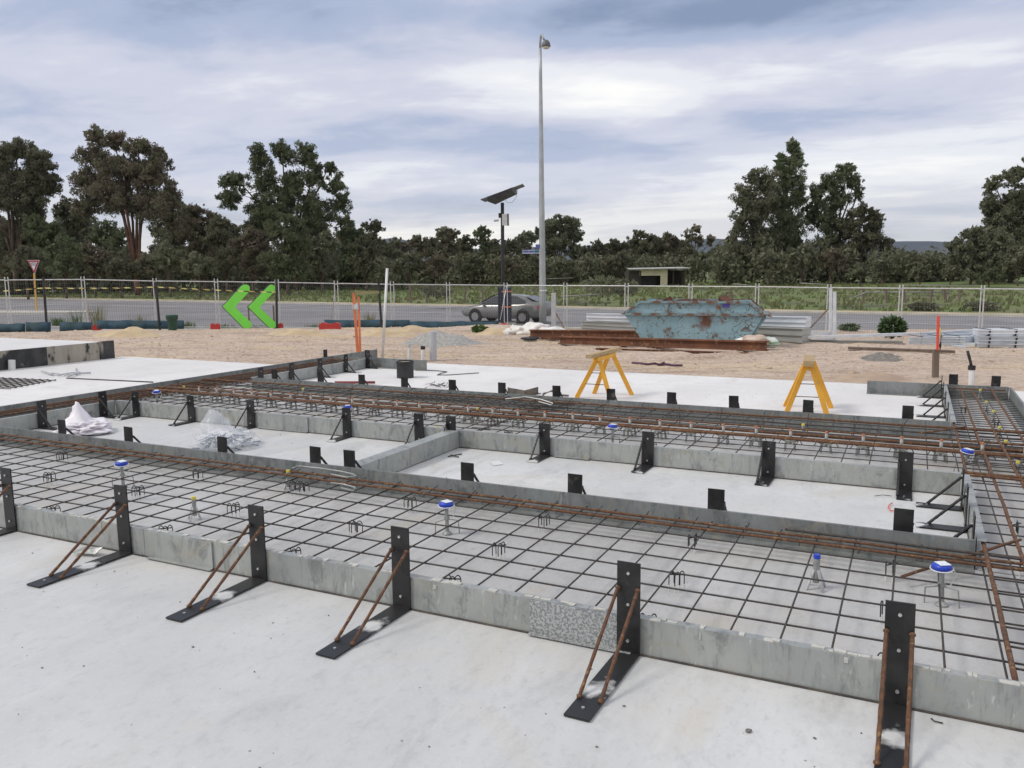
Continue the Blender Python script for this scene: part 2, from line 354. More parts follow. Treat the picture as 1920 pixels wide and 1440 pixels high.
def grid(name,us,ds,zf,mt,frame=True,mat_idx=None,smooth=True):
    vs=[];fs=[]
    for d in ds:
        for u in us:
            z=zf(u,d); vs.append(tuple(W(u,d,z)) if frame else (u,d,z))
    n=len(us)
    for j in range(len(ds)-1):
        for i in range(n-1): fs.append((j*n+i,j*n+i+1,(j+1)*n+i+1,(j+1)*n+i))
    mb=MB(); mb.v=vs; mb.f=fs
    return mb.build(name,mt,smooth=smooth)
def fr_(a,b,s): 
    n=int(round((b-a)/s)); return [a+(b-a)*i/n for i in range(n+1)]
#SECTION SETTING
from mathutils import noise as NZ
def zsand(u,d):
    z=zg(u,d); k=sm((d-13)/4)
    p=Vector((u*.7,d*.7,0)); z+=k*.035*NZ.noise(p)+k*.02*NZ.noise(p*3.1)
    z+=k*.07*max(0,NZ.noise(Vector((u*.35,d*.5,4))))*sm((d-22)/6)
    for r0,am in ((15.6,.05),(17.2,.09),(18.9,.08),(20.2,.05),(21.6,.09),(23.3,.08),(25.5,.09)):
        q=(d-r0-.9*math.sin(u*.11+r0))/.28
        if abs(q)<3: z+=k*am*(-math.exp(-q*q)+.7*math.exp(-(abs(q)-1.7)**2))*(.6+.6*NZ.noise(Vector((u*.8,r0,2))))
    z+=k*.022*NZ.noise(Vector((u*2.3,d*5.5,9)))
    return z-.02
struct(grid('ground',fr_(-60,-26,4)[:-1]+fr_(-26,20,.25)+fr_(20,44,3)[1:],fr_(-25,8,4)[:-1]+fr_(8,13,.25)[:-1]+fr_(13,30,.10)[:-1]+fr_(30,40,.25),zsand,M_sand))
def zfield(u,d): return zg(u,d)-(.04 if d<41 else 0)+.0
struct(grid('field',fr_(-1500,-160,134)[:-1]+fr_(-160,160,4)+fr_(160,1500,134)[1:],[40.0]+fr_(44,200,4)+[260,400,800,1600],lambda u,d: zfield(u,d)-.02,M_field))
def strip(name,pts_near,pts_far,mt,z0,h=0):   # flat band between two poly-lines given in U,D
    vs=[];fs=[];n=len(pts_near)
    for a in pts_near: vs.append(W(a[0],a[1],z0))
    for a in pts_far: vs.append(W(a[0],a[1],z0))
    for i in range(n-1): fs.append((i,i+1,n+i+1,n+i))
    return MB().add(vs,fs).build(name,mt)
kD=lambda U,off=0: 60-.59*U+off*1.16
us=[-140,-90,-60,-30,-12,0,12,20,34,50,60]
nearD=lambda U: 37.2 if U<5 else max(22,37.2-(U-5)*.6)
road=strip('road',[(u,nearD(u)+1.2) for u in us],[(u,kD(u)) for u in us],M_asph,-1.055); struct(road)
for k_,(nm,o0,o1,mt,z) in enumerate([('kerb',0,.35,M_kerb,None),('verge',.35,3.2,M_verge,-1.0)]):
    if nm=='kerb':
        mb=MB()
        for i in range(len(us)-1):
            mb.beam(W(us[i],kD(us[i],.17),-1.02),W(us[i+1],kD(us[i+1],.17),-1.02),.35,.16)
        struct(mb.build('kerb',mt))
    else: struct(strip('verge',[(u,kD(u,o0)) for u in us],[(u,kD(u,o1)) for u in us],mt,z))
mb=MB()
us2=[u for u in us if u<=13]
for i in range(len(us2)-1): mb.beam(W(us2[i],nearD(us2[i])+1.1,-1.01),W(us2[i+1],nearD(us2[i+1])+1.1,-1.01),.3,.14)
struct(mb.build('near_kerb',M_kerb))
struct(strip('road_marking',[(u,kD(u,-8.0)) for u in us],[(u,kD(u,-7.8)) for u in us],M_line,-1.05))
# median island at the left
mb=MB(); isl=[(-75,67),(-40,60.2),(-29.6,58.3),(-28.4,57.2),(-30,56.2),(-40,56.6),(-75,60)]
vs=[W(a,b,-.93) for a,b in isl]+[W(a,b,-1.06) for a,b in isl]; n=len(isl)
mb.add(vs,[tuple(range(n))]+[(i,i+n,(i+1)%n+n,(i+1)%n) for i in range(n)])
struct(mb.build('median_island',M_kerb))
# casting slabs
def slab(name,x0,x1,y0,y1,z,mt,t=.14,ztop=None):
    mb=MB(); mb.box(((x0+x1)/2,(y0+y1)/2,z-t/2),(x1-x0,y1-y0,t)); return struct(mb.build(name,mt))
slab('slab',-13.9,14,-8,9.2,0,M_slab)
M_wetc=M_slab2
M_strip=concrete('oiled_strip_concrete',(.56,.555,.54),(.44,.435,.42),(.27,.26,.24),.42,(.45,.38,.27))
slab('panel_strip',-9.0,1.09,3.22,4.91,.003,M_strip,.002); slab('panel_strip',-9.0,1.09,6.54,8.73,.003,M_strip,.002); slab('panel_strip',-9.05,-8.26,4.92,11.55,.004,M_strip,.001); slab('panel_strip',.375,1.09,4.92,11.55,.004,M_strip,.001)
slab('far_slab',-9.06,14,9.2,12.5,.0005,M_slab2)
slab('left_slab',-13.9,-9.06,9.2,11.3,.0005,M_slab2)
struct(MB().box((-11.48,4.2,.002),(4.83,10,.004)).build('left_slab_topping',M_slab2))
# raised slab on the far left with painted formwork face
RB1=gp(183,640.5,.33); RB0=gp(0,633,.33); RB0=RB1+(RB0-RB1)*6
mb=MB(); mb.add([(-13.9,2,.33),(-13.9,11.0,.33),RB1,RB0,(-13.9,2,-.2),(-13.9,11.0,-.2),RB1-Vector((0,0,.5)),RB0-Vector((0,0,.5))],[(0,1,2,3),(0,4,5,1),(1,5,6,2),(2,6,7,3),(3,7,4,0)])
struct(mb.build('raised_slab',M_slab2))
M_face=mat('tarred_form_face',(.022,.022,.024),(.05,.05,.05),5,.7,c3=(.30,.27,.22),scale3=2.2,f3=.57,stretch=(1,1,.5))
M_mort=mat('mortar_smeared_face',(.36,.33,.27),(.30,.27,.22),4,.85,c3=(.03,.03,.032),scale3=5,f3=.56,stretch=(1,1,.35))
pf=thing('slab_edge_form',(-13.88,8.5,0),'black edge form with grey mortar smears on the raised slab','form')
MB().box((0,-1.55,.165),(.03,5.4,.325)).build('form_board',M_face,pf)
mb=MB(); mb.box((0.002,1.68,.165),(.034,1.05,.325)); mb.build('mortar_patch',M_mort,pf)
mb=MB(); mb.box((.03,2.36,.165),(.05,.30,.35)); mb.build('end_board',M_face,pf)
# hills
rs=random.Random(3)
def hz_(u):
    px=u/2300*FPX+960
    pts=[(-400,478),(500,478),(680,462),(740,447),(800,457),(900,468),(1100,462),(1180,455),(1340,449),(1480,456),(1690,453),(1760,455),(1850,448),(2300,440)]
    for (a,b),(c,d) in zip(pts,pts[1:]):
        if a<=px<=c: y=b+(d-b)*(px-a)/(c-a); break
    else: y=445
    hor=515-(px/1920)*15.5
    return 1.6+(hor-y)*2300/FPX+ 3*NZ.noise(Vector((u*.01,0,0)))+1.5*NZ.noise(Vector((u*.05,3,0)))
mb=MB(); uu=fr_(-2000,2000,20); 
vs=[W(u,1500,-2) for u in uu]+[W(u,1800,hz_(u)*.35) for u in uu]+[W(u,2300,hz_(u)) for u in uu]+[W(u,3000,-5) for u in uu]; n=len(uu)
mb.add(vs,[(j*n+i,j*n+i+1,(j+1)*n+i+1,(j+1)*n+i) for j in range(3) for i in range(n-1)])
struct(mb.build('hills',M_hill,smooth=True))
#SECTION FORMS
HF=.163
Y1,Y2,Y3,Y4,Y5=3.21,4.92,6.53,8.74,11.57; X1,X2,X3,X4=-9.06,-8.25,.365,1.09; XC=-3.70
M_seal=mat('dark_sealant_strip',(.05,.045,.04),(.12,.10,.08),6,.9)  # dark tone painted in for the shaded gap under the forms
def form(name,a,b,axis,c,inward,mt,label,top=True,group='galvanised edge forms around the panel strips',lip=True):
    """steel channel: web on the line, flanges pointing 'inward' (+1/-1)"""
    o=Vector((a,c,0)) if axis=='x' else Vector((c,a,0)); L=b-a
    mb=MB(); 
    def bx(u0,u1,v0,v1,z0,z1):
        v0,v1=sorted((v0*inward,v1*inward)); 
        if axis=='x': mb.box(((u0+u1)/2,(v0+v1)/2,(z0+z1)/2),(u1-u0,v1-v0,z1-z0))
        else: mb.box(((v0+v1)/2,(u0+u1)/2,(z0+z1)/2),(v1-v0,u1-u0,z1-z0))
    bx(0,L,0,.006,.003,HF)
    if top: bx(0.001,L-.001,.0065,.045,HF-.005,HF-.0006); bx(.001,L-.001,.0065,.05,.004,.01)
    else: bx(0.001,L-.001,-.016,-.0005,HF-.012,HF+.001); bx(.001,L-.001,.0065,.07,.004,.010)
    ob=mb.build(name,mt); ob.location=o
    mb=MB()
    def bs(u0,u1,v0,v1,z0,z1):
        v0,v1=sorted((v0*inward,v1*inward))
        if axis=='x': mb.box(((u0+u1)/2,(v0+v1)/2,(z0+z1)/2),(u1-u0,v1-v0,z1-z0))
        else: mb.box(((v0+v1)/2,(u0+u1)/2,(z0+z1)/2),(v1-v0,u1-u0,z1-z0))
    bs(.002,L-.002,-.007,-.0006,.0006,.0075); mb.build('base_seal',M_seal,ob)  # added dark strip, stands in for the contact shadow at the base
    return tag(ob,label,'edge form',group)
def cover(a,b,c,out,mt,label,h=HF-.01):
    mb=MB(); mb.box(((b-a)/2,out*.006,h/2+.008),(b-a,.009,h)); mb.box(((b-a)/2,out*.018,.011),(b-a,.03,.006))
    ob=mb.build('joint_plate',mt); ob.location=(a,c,0); return tag(ob,label,'joint plate','plates over the form joints')
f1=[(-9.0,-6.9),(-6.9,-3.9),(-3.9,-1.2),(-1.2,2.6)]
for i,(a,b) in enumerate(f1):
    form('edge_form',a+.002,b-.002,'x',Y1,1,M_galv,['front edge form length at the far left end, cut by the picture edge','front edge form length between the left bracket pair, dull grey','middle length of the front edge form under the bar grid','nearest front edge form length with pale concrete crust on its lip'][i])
M_spang=mat('spangled_galvanised_plate',(.24,.25,.25),(.46,.47,.46),85,.5,.35,.05,5,lo=.44,hi=.56)
cover(-1.47,-1.0,Y1,-1,M_spang,'spangled joint plate left of the fifth front bracket')
cover(-3.85,-3.37,Y1,-1,M_galv,'grey joint plate on the front form beside the third bracket')
M_crust=mat('concrete_crust',(.56,.55,.50),(.46,.45,.41),18,.9,0,.4)
for i,(fm,(a,b)) in enumerate(zip([o for o in bpy.data.objects if o.name.startswith('edge_form')],f1)):
    rs=random.Random(40+i); mb=MB(); x=.02; L_=b-a
    while x<L_-.1:
        w_=rs.uniform(.006,.05); h=rs.uniform(.001,.006); d0=rs.uniform(-.003,.012); mb.box((x+w_/2,d0+.016,HF+h/2-.001),(w_,rs.uniform(.014,.034),h+.002),Matrix.Rotation(rs.uniform(-.12,.12),3,'Z'))
        if rs.random()<.05: mb.box((x+w_/2,-.002,HF-rs.uniform(.01,.03)),(w_*.4,.005,rs.uniform(.01,.04)))
        x+=w_*rs.uniform(.6,1.3) if rs.random()<.75 else w_+rs.uniform(.03,.15)
    tag(mb.build('concrete_crust',M_crust,fm),kind='stuff')
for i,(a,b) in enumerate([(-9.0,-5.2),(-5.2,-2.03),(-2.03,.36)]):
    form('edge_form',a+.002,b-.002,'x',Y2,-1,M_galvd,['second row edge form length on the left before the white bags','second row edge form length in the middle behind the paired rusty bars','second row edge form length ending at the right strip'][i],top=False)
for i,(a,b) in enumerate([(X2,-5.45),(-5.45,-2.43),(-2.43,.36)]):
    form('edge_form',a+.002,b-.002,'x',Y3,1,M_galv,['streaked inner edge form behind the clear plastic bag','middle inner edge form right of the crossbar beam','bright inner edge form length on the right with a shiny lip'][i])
cover(-6.1,-5.45,Y3,-1,M_galv,'joint plate on the inner form right of the clear bag'); cover(-2.75,-2.43,Y3,-1,M_galv,'joint plate on the inner form right of the crossbar')
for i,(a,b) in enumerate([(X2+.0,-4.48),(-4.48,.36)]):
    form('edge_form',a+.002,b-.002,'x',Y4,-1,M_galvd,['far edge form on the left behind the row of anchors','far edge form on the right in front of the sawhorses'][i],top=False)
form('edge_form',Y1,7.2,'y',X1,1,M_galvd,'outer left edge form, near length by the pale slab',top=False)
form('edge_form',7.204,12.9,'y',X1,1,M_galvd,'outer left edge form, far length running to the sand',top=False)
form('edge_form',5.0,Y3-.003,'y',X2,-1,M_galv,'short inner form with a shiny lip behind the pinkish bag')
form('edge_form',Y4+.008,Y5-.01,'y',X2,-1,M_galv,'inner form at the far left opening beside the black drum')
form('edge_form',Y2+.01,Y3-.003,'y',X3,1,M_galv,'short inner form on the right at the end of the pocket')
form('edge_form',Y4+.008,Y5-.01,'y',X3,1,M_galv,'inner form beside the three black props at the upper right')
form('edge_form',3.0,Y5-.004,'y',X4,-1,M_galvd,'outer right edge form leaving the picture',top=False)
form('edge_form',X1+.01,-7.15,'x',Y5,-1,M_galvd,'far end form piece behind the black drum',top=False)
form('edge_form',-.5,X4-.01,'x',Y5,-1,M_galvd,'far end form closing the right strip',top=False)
cb_=MB(); cb_.box((0,0,HF/2),(.12,Y3-Y2-.02,HF-.01)); ob=cb_.build('crossbar_beam',M_galv); ob.location=(XC-.06,(Y2+Y3)/2,.003); tag(ob,'boxed galvanised crossbar dividing the two open pockets','beam')
# brackets ---------------------------------------------------------
def make_bracket(name,rodm,label,group,fl=.57,rods=2,ht=.40,rr=.0085,nb=3):
    t=thing(name,(0,0,0),label,'form bracket',group)
    MB().box((0,-.004,ht/2+.006),(.10,.008,ht)).build('upright_plate',M_black,t)
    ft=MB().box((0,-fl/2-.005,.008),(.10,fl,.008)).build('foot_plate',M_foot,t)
    for sx_ in ((-1,1) if rods==2 else (-1,)):
        mb=MB(); a=Vector((sx_*.043,-.016,.295*ht/.40)); b=Vector((sx_*.043,-fl+.13 if fl>.5 else -fl+.07,.018)); n=14
        mb.tube([a.lerp(b,i/n) for i in range(n+1)],[rr if i%2 else rr*.85 for i in range(n+1)],6)
        for e in (a,b): mb.lathe(e-Vector((0,0,.006)),[(.004,-.004),(.012,.002),(.012,.008),(.004,.014)],8)
        mb.build('brace_rod',rodm,t)
    for z in (.36*ht/.4,.225,.065)[:nb] if nb==3 else (ht*.82,.05): MB().tube([(0,-.008,z),(0,-.015,z)],.007,6).build('bolt',M_bolt,t)
    mb=MB(); mb.tube([(0,-fl+.06,.012),(0,-fl+.06,.018)],.007,6); mb.build('anchor_bolt',M_bolt,t)
    return t
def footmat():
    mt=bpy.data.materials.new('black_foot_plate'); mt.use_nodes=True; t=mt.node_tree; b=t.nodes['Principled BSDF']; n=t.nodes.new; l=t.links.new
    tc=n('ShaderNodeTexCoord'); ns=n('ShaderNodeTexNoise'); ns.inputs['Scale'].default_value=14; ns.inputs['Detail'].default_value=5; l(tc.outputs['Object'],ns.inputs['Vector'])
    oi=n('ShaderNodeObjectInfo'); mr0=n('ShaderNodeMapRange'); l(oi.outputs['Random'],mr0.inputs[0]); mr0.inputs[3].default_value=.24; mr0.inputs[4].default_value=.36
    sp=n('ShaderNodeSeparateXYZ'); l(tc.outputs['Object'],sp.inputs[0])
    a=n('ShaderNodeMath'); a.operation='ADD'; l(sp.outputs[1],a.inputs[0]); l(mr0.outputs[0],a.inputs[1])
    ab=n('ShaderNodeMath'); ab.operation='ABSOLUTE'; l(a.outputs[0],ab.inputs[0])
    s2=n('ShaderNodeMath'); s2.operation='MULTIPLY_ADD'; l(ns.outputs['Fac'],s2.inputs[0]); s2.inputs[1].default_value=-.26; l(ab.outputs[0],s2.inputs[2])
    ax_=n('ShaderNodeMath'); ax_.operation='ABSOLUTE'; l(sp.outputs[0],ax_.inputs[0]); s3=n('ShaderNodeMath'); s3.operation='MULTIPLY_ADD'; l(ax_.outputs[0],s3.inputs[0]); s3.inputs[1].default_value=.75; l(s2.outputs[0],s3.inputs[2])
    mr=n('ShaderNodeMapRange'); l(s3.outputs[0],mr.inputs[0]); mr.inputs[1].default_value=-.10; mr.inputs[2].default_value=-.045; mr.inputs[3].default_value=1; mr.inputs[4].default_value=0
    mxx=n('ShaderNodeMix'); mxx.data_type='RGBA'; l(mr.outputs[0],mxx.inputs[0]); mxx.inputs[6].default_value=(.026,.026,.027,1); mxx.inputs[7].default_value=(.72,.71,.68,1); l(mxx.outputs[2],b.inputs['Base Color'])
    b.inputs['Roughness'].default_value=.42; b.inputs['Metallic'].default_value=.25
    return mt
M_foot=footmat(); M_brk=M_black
G1='rusty-braced brackets along the front form'
bx1=[-5.04,-4.0,-3.0,-2.05,-.998,.016]
def px_x(px,py,Y): 
    d=ray(px,py); return (d*(Y/d.y)).x
lab1=['front bracket half cut by the left picture edge','front bracket behind the loose grey steel offcut','front bracket right of the weathered joint plate','front bracket in the middle with a brown stain by its heel','front bracket beside the spangled plate','largest front bracket at the bottom right, foot leaving the picture']
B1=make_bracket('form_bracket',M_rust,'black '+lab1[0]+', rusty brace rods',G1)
def place(proto,first,x,y,rz,label,group=None):
    o=proto if first else copy_tree(proto)
    o.location=(x,y,.0); o.rotation_euler=(0,rnd.uniform(-.022,.022),rz); o['label']=label
    if group: o['group']=group
    return o
for i,(px,py) in enumerate([(19,940),(233,970),(485,1015),(753,1060),(1181,1140),(1687,1230)]):
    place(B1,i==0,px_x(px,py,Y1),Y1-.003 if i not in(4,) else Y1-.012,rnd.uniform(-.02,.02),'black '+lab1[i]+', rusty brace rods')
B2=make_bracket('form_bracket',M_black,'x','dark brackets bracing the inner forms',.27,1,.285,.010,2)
used=False
def place2(x,y,rz,label,group):
    global used
    place(B2,not used,x,y,rz,label,group); used=True
xs3=[(257,770),(361,780),(472,783),(652,790),(788,806),(848,830),(1023,835),(1215,850),(1441,870),(1697,893)]
l3=['in the back corner behind the pinkish bag','left of the clear plastic bag','behind the clear plastic bag','with a blue-capped anchor peeping over it','just left of the crossbar beam','just right of the crossbar beam','above the scrap of white paper','second right of the crossbar in the right pocket','third right of the crossbar in the right pocket','seen face on near the right end of the pocket']
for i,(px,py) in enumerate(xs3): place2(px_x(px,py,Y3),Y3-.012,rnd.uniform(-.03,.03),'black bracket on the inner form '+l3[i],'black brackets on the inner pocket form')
xs2=[(113,800),(237,813),(413,832),(588,853),(653,859),(874,880),(1076,903),(1342,935),(1694,975)]
l2=['beside the pinkish bag','right of the pinkish bag','in front of the clear plastic bag','left of the crossbar foot','at the foot of the crossbar','standing left of mid picture over the second form','near the joint in the second form','alone over the second form right of the joint','biggest, at the right end of the second form']
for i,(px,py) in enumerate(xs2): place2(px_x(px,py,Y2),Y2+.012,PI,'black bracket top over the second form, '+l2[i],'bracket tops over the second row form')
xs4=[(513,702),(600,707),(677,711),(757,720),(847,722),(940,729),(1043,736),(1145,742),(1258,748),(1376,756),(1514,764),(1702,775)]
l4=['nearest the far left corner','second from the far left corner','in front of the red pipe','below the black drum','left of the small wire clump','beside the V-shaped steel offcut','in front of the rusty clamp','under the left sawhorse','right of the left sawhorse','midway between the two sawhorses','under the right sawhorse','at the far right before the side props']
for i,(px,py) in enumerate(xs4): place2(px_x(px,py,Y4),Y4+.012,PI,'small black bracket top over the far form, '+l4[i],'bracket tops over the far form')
for i,(x,y,rz,lb) in enumerate([(X2,5.62,PI/2,'black bracket on the left side form in front of the pinkish bag'),(X2,6.36,PI/2,'black bracket on the left side form near the pocket corner'),
  (X2,8.9,PI/2,'black bracket at the near end of the upper left side form'),(X2,9.55,PI/2,'black bracket second along the upper left side form'),(X2,10.2,PI/2,'black bracket third along the upper left side form'),(X2,10.85,PI/2,'black bracket fourth along the upper left side form'),(X2,11.45,PI/2,'black bracket at the far end of the upper left side form'),
  (X1,11.4,-PI/2,'black bracket standing outside the outer left form near the orange marker'),(-8.34,Y5,PI,'black bracket behind the far end form by the drum'),
  (X3,6.15,-PI/2,'black prop bracket on the right side form at the pocket corner'),(X3,5.65,-PI/2,'prop bracket with a rusty rod on the right side form'),(X3,4.99,-PI/2,'black prop bracket at the near corner of the right side form'),
  (X3,11.45,-PI/2,'black prop bracket farthest up the upper right side form'),(X3,10.75,-PI/2,'black prop bracket second from the far end of the upper right form'),(X3,9.95,-PI/2,'black prop bracket third from the far end of the upper right form'),(X3,9.15,-PI/2,'black prop bracket nearest on the upper right side form'),
  (.482,Y5,PI,'black bracket behind the right end form, left of the white riser pipe'),(.935,Y5,PI,'black bracket behind the right end form, right of the white riser pipe')]):
    off=.012; x2_=x+(off if rz==PI/2 else -off if rz==-PI/2 else 0); y2_=y+(off if rz==PI else 0)
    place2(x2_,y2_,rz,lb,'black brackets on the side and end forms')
#SECTION STEEL
def meshsheet(name,x0,x1,y0,y1,ox,oy,z,label,sp=.2,r=.0045,spx=None,loc=None):
    mb=MB(); spx=spx or sp
    y=oy
    ys=[]; xs=[]
    k=math.ceil((y0-oy)/sp)
    while oy+k*sp<=y1: ys.append(oy+k*sp); k+=1
    k=math.ceil((x0-ox)/spx)
    while ox+k*spx<=x1: xs.append(ox+k*spx); k+=1
    def sag(a,b): return .006*NZ.noise(Vector((a*.8,b*.8,0)))
    for y in ys:
        n=max(2,int((x1-x0)/.6)); mb.tube([(x0+(x1-x0)*i/n,y+.006*NZ.noise(Vector((x0+i*.3,y*7,1))),z+sag(x0+(x1-x0)*i/n,y)) for i in range(n+1)],r,6)
    for x in xs:
        n=max(2,int((y1-y0)/.6)); mb.tube([(x+.006*NZ.noise(Vector((x*7,y0+i*.3,2))),y0+(y1-y0)*i/n,z+.009+sag(x,y0+(y1-y0)*i/n)) for i in range(n+1)],r,6)
    return tag(mb.build(name,M_rebar,smooth=True,origin=((x0+x1)/2,(y0+y1)/2,z)),label,'steel mesh','reinforcing mesh sheets')
meshsheet('reinforcing_mesh',-9.0,-3.2,3.30,4.86,-.8245,3.55,.10,'dark square steel mesh in the front strip, left sheet')
meshsheet('reinforcing_mesh',-3.3,1.05,3.30,4.86,-.8245,3.55,.10,'dark square steel mesh in the front strip, nearest right sheet')
meshsheet('reinforcing_mesh',-8.95,-3.6,6.62,8.66,-.85,6.75,.10,'steel mesh in the middle strip left of the crossbar')
meshsheet('reinforcing_mesh',-3.8,1.0,6.62,8.66,-.85,6.75,.112,'steel mesh in the middle strip right of the crossbar')
meshsheet('reinforcing_mesh',-5.5,-3.3,7.95,8.62,-.8,8.0,.145,'short doubled steel mesh piece against the far form',.1,.004,.2)
meshsheet('reinforcing_mesh',.40,1.05,3.32,6.6,.5,3.45,.122,'steel mesh in the near part of the right strip',.2,.0045,.3)
meshsheet('reinforcing_mesh',.40,1.05,6.5,11.5,.5,6.6,.105,'close-barred steel mesh in the far part of the right strip',.13,.0045,.3)
meshsheet('reinforcing_mesh',-9.0,-8.3,4.9,11.5,-8.9,5.0,.105,'steel mesh in the left strip under the rusty bars')
# long bars
GB='loose reinforcing bars tied to the mesh'
def bar(p,q,r,mt,label,rib=True,wob=.006,name='reinforcing_bar'):
    p=Vector(p);q=Vector(q);L=(q-p).length; n=max(2,int(L/(.05 if L<4 else .09))); mb=MB(); s=rnd.random()*50
    pts=[];rs_=[]
    for i in range(n+1):
        a=p.lerp(q,i/n); a+=Vector((0,0,0))+Vector((NZ.noise(Vector((i*.15,s,0))),NZ.noise(Vector((i*.15,s,3))),NZ.noise(Vector((i*.15,s,7)))))*wob; pts.append(a); rs_.append(r*(1.06 if i%2 else .96))
    mb.tube(pts,rs_,6)
    return tag(mb.build(name,mt,smooth=True,origin=(p+q)/2),label,'steel bar',GB)
bar((-9,4.77,.135),(1.08,4.70,.135),.0085,M_rust,'long rusty bar lying against the second row form, back one of the pair')
bar((-9,4.68,.125),(1.08,4.635,.125),.0085,M_rust,'long rusty bar along the second row form, front one of the pair')
bar((-.6,4.80,.137),(1.08,4.76,.137),.0075,M_rebar,'black ribbed bar above the rusty pair at the right')
tw=MB().tube([(0,-.1,-.013),(0,.1,.014)],.0035,5).build('cross_tie',M_rebar); x=-8.9; i=0
while x<.5:
    o=tw if i==0 else tw.copy()
    if i: COL.objects.link(o)
    o.location=(x,4.70,.1285); tag(o,'short dark tie stub across the paired rusty bars, %s from the left'%ordw(i),'tie','tie stubs on the paired rusty bars'); x+=.3; i+=1
for i,(ya,yb,z,mt,r,lb) in enumerate([(7.50,7.47,.130,M_rust,.012,'rusty bar just in front of the orange-capped anchor row'),(7.56,7.54,.128,M_rust,.012,'rusty bar tight against the front of the orange-capped row'),
  (7.72,7.72,.130,M_rust,.012,'rusty bar just behind the orange-capped anchor row'),(7.80,7.80,.128,M_rebar,.009,'dark bar behind the orange-capped anchor row'),(7.96,7.98,.13,M_rust,.009,'thin rusty bar midway to the far form'),
  (8.45,8.47,.150,M_rust,.011,'rusty bar running high along the far form'),(8.30,8.26,.125,M_rebar,.008,'dark bar in the shade of the far form')]):
    bar((-8.9,ya,z),(1.07,yb,z),r,mt,lb)
for i,(x,ya,yb,z,r,lb) in enumerate([(-8.92,4.9,11.5,.125,.009,'rusty bar nearest the outer left form'),(-8.80,4.8,11.4,.13,.009,'second rusty bar from the outer left form'),(-8.68,5.2,11.5,.125,.008,'third rusty bar from the outer left form'),(-8.5,6.4,11.5,.13,.009,'fourth rusty bar in the left strip'),(-8.36,6.6,11.2,.125,.009,'rusty bar nearest the inner left form')]):
    bar((x,ya,z),(x+.02,yb,z),r,M_rust,lb)
for i,(x,x2,ya,yb,z,lb) in enumerate([(.395,.40,3.3,11.4,.135,'long rusty bar up the inner edge of the right strip'),(.565,.555,4.0,11.4,.133,'second rusty bar from the inner edge of the right strip'),(.74,.69,5.4,9.4,.14,'shorter rusty bar in the middle of the right strip'),(.69,.68,9.2,11.4,.133,'short rusty bar at the far end of the right strip'),(.90,.89,4.6,11.4,.136,'outermost rusty bar of the right strip')]):
    bar((x,ya,z),(x2,yb,z),.011,M_rust,lb)
bar((.38,6.64,.152),(1.08,6.62,.152),.012,M_rust,'rusty bar crossing the right strip, upper one of two')
bar((.38,6.56,.152),(1.08,6.52,.152),.010,M_rust,'rusty bar crossing the right strip, lower one of two')
bar(gp(1690,1082,.06),gp(1915,1012,.15),.008,M_rust,'short rusty bar lying askew by the nearest blue cap')
bar(gp(1725,812,.14),gp(1810,800,.17),.008,M_rust,'thin rusty bar askew below the far form at the right')
bar((-8.98,11.35,.14),(-8.3,11.33,.14),.009,M_rust,'rusty bar crossing the end of the left strip')
bar((.42,11.38,.14),(1.03,11.38,.145),.009,M_rust,'rusty bar crossing the end of the right strip')
bar(gp(285,1),gp(290,1),.001,M_rust,'x') if False else None
# U-shaped starter stirrups against the far form
st=None; xs_=[-7.6+i*.42 for i in range(19)]
for i,x in enumerate(xs_):
    if st is None:
        mb=MB(); mb.tube([(0,0,0),(0,.01,.13),(0,.12,.17),(0,.16,.165)],.0045,5); st=mb.build('stirrup',M_rebar,smooth=True); tag(st,'x','stirrup','bent stirrups along the far form'); o=st
    else: o=st.copy(); COL.objects.link(o)
    o.location=(x,8.42,.02); o.rotation_euler=(0,0,rnd.uniform(-.3,.3)); o['label']='thin bent stirrup below the far form, %s from the left'%ordw(i)
# ferrule anchors with orange caps
M_cap=mat('faded_orange_cap',(.50,.19,.09),(.40,.17,.09),9,.6)
def make_ferrule():
    t=thing('ferrule_anchor',(0,0,0),'x','anchor','orange-capped ferrule anchors in the long row')
    mb=MB(); mb.cyl((0,0,.055),.012,.10,10); mb.build('ferrule_tube',M_insert,t,smooth=True)
    mb=MB(); mb.cyl((0,0,.155),.011,.016,10); mb.build('cap',M_cap,t)
    mb=MB()
    for k in range(4):
        a=PI/4+k*PI/2; c,s_=math.cos(a),math.sin(a)
        mb.beam((c*.01,s_*.01,.085),(c*.045,s_*.045,.065),.02,.008); mb.beam((c*.045,s_*.045,.07),(c*.055,s_*.055,.003),.016,.008)
    mb.box((0,0,.075),(.06,.06,.012)); mb.build('chair_base',M_insert,t)
    mb=MB(); mb.tube([(-.09,0,.05),(-.07,0,.085),(0,.0,.06),(.07,0,.085),(.09,0,.05)],.004,5); mb.build('hook_bar',M_rebar,t)
    return t
fe=make_ferrule(); i=0
fx=[-8.41+ .0]+[-8.1+.3*k for k in range(1,31)]
fx=[-8.1+.305*0]+[-8.1+.2985*k for k in range(1,31)]
for i,x in enumerate(fx):
    o=fe if i==0 else copy_tree(fe); o.location=(x,7.63+rnd.uniform(-.015,.015),0); o.rotation_euler=(0,0,rnd.uniform(-.25,.25)); s_=1.12; o.scale=(s_,s_,s_)
    o['label']='orange-capped ferrule anchor, %s from the left in the long row'%ordw(i)
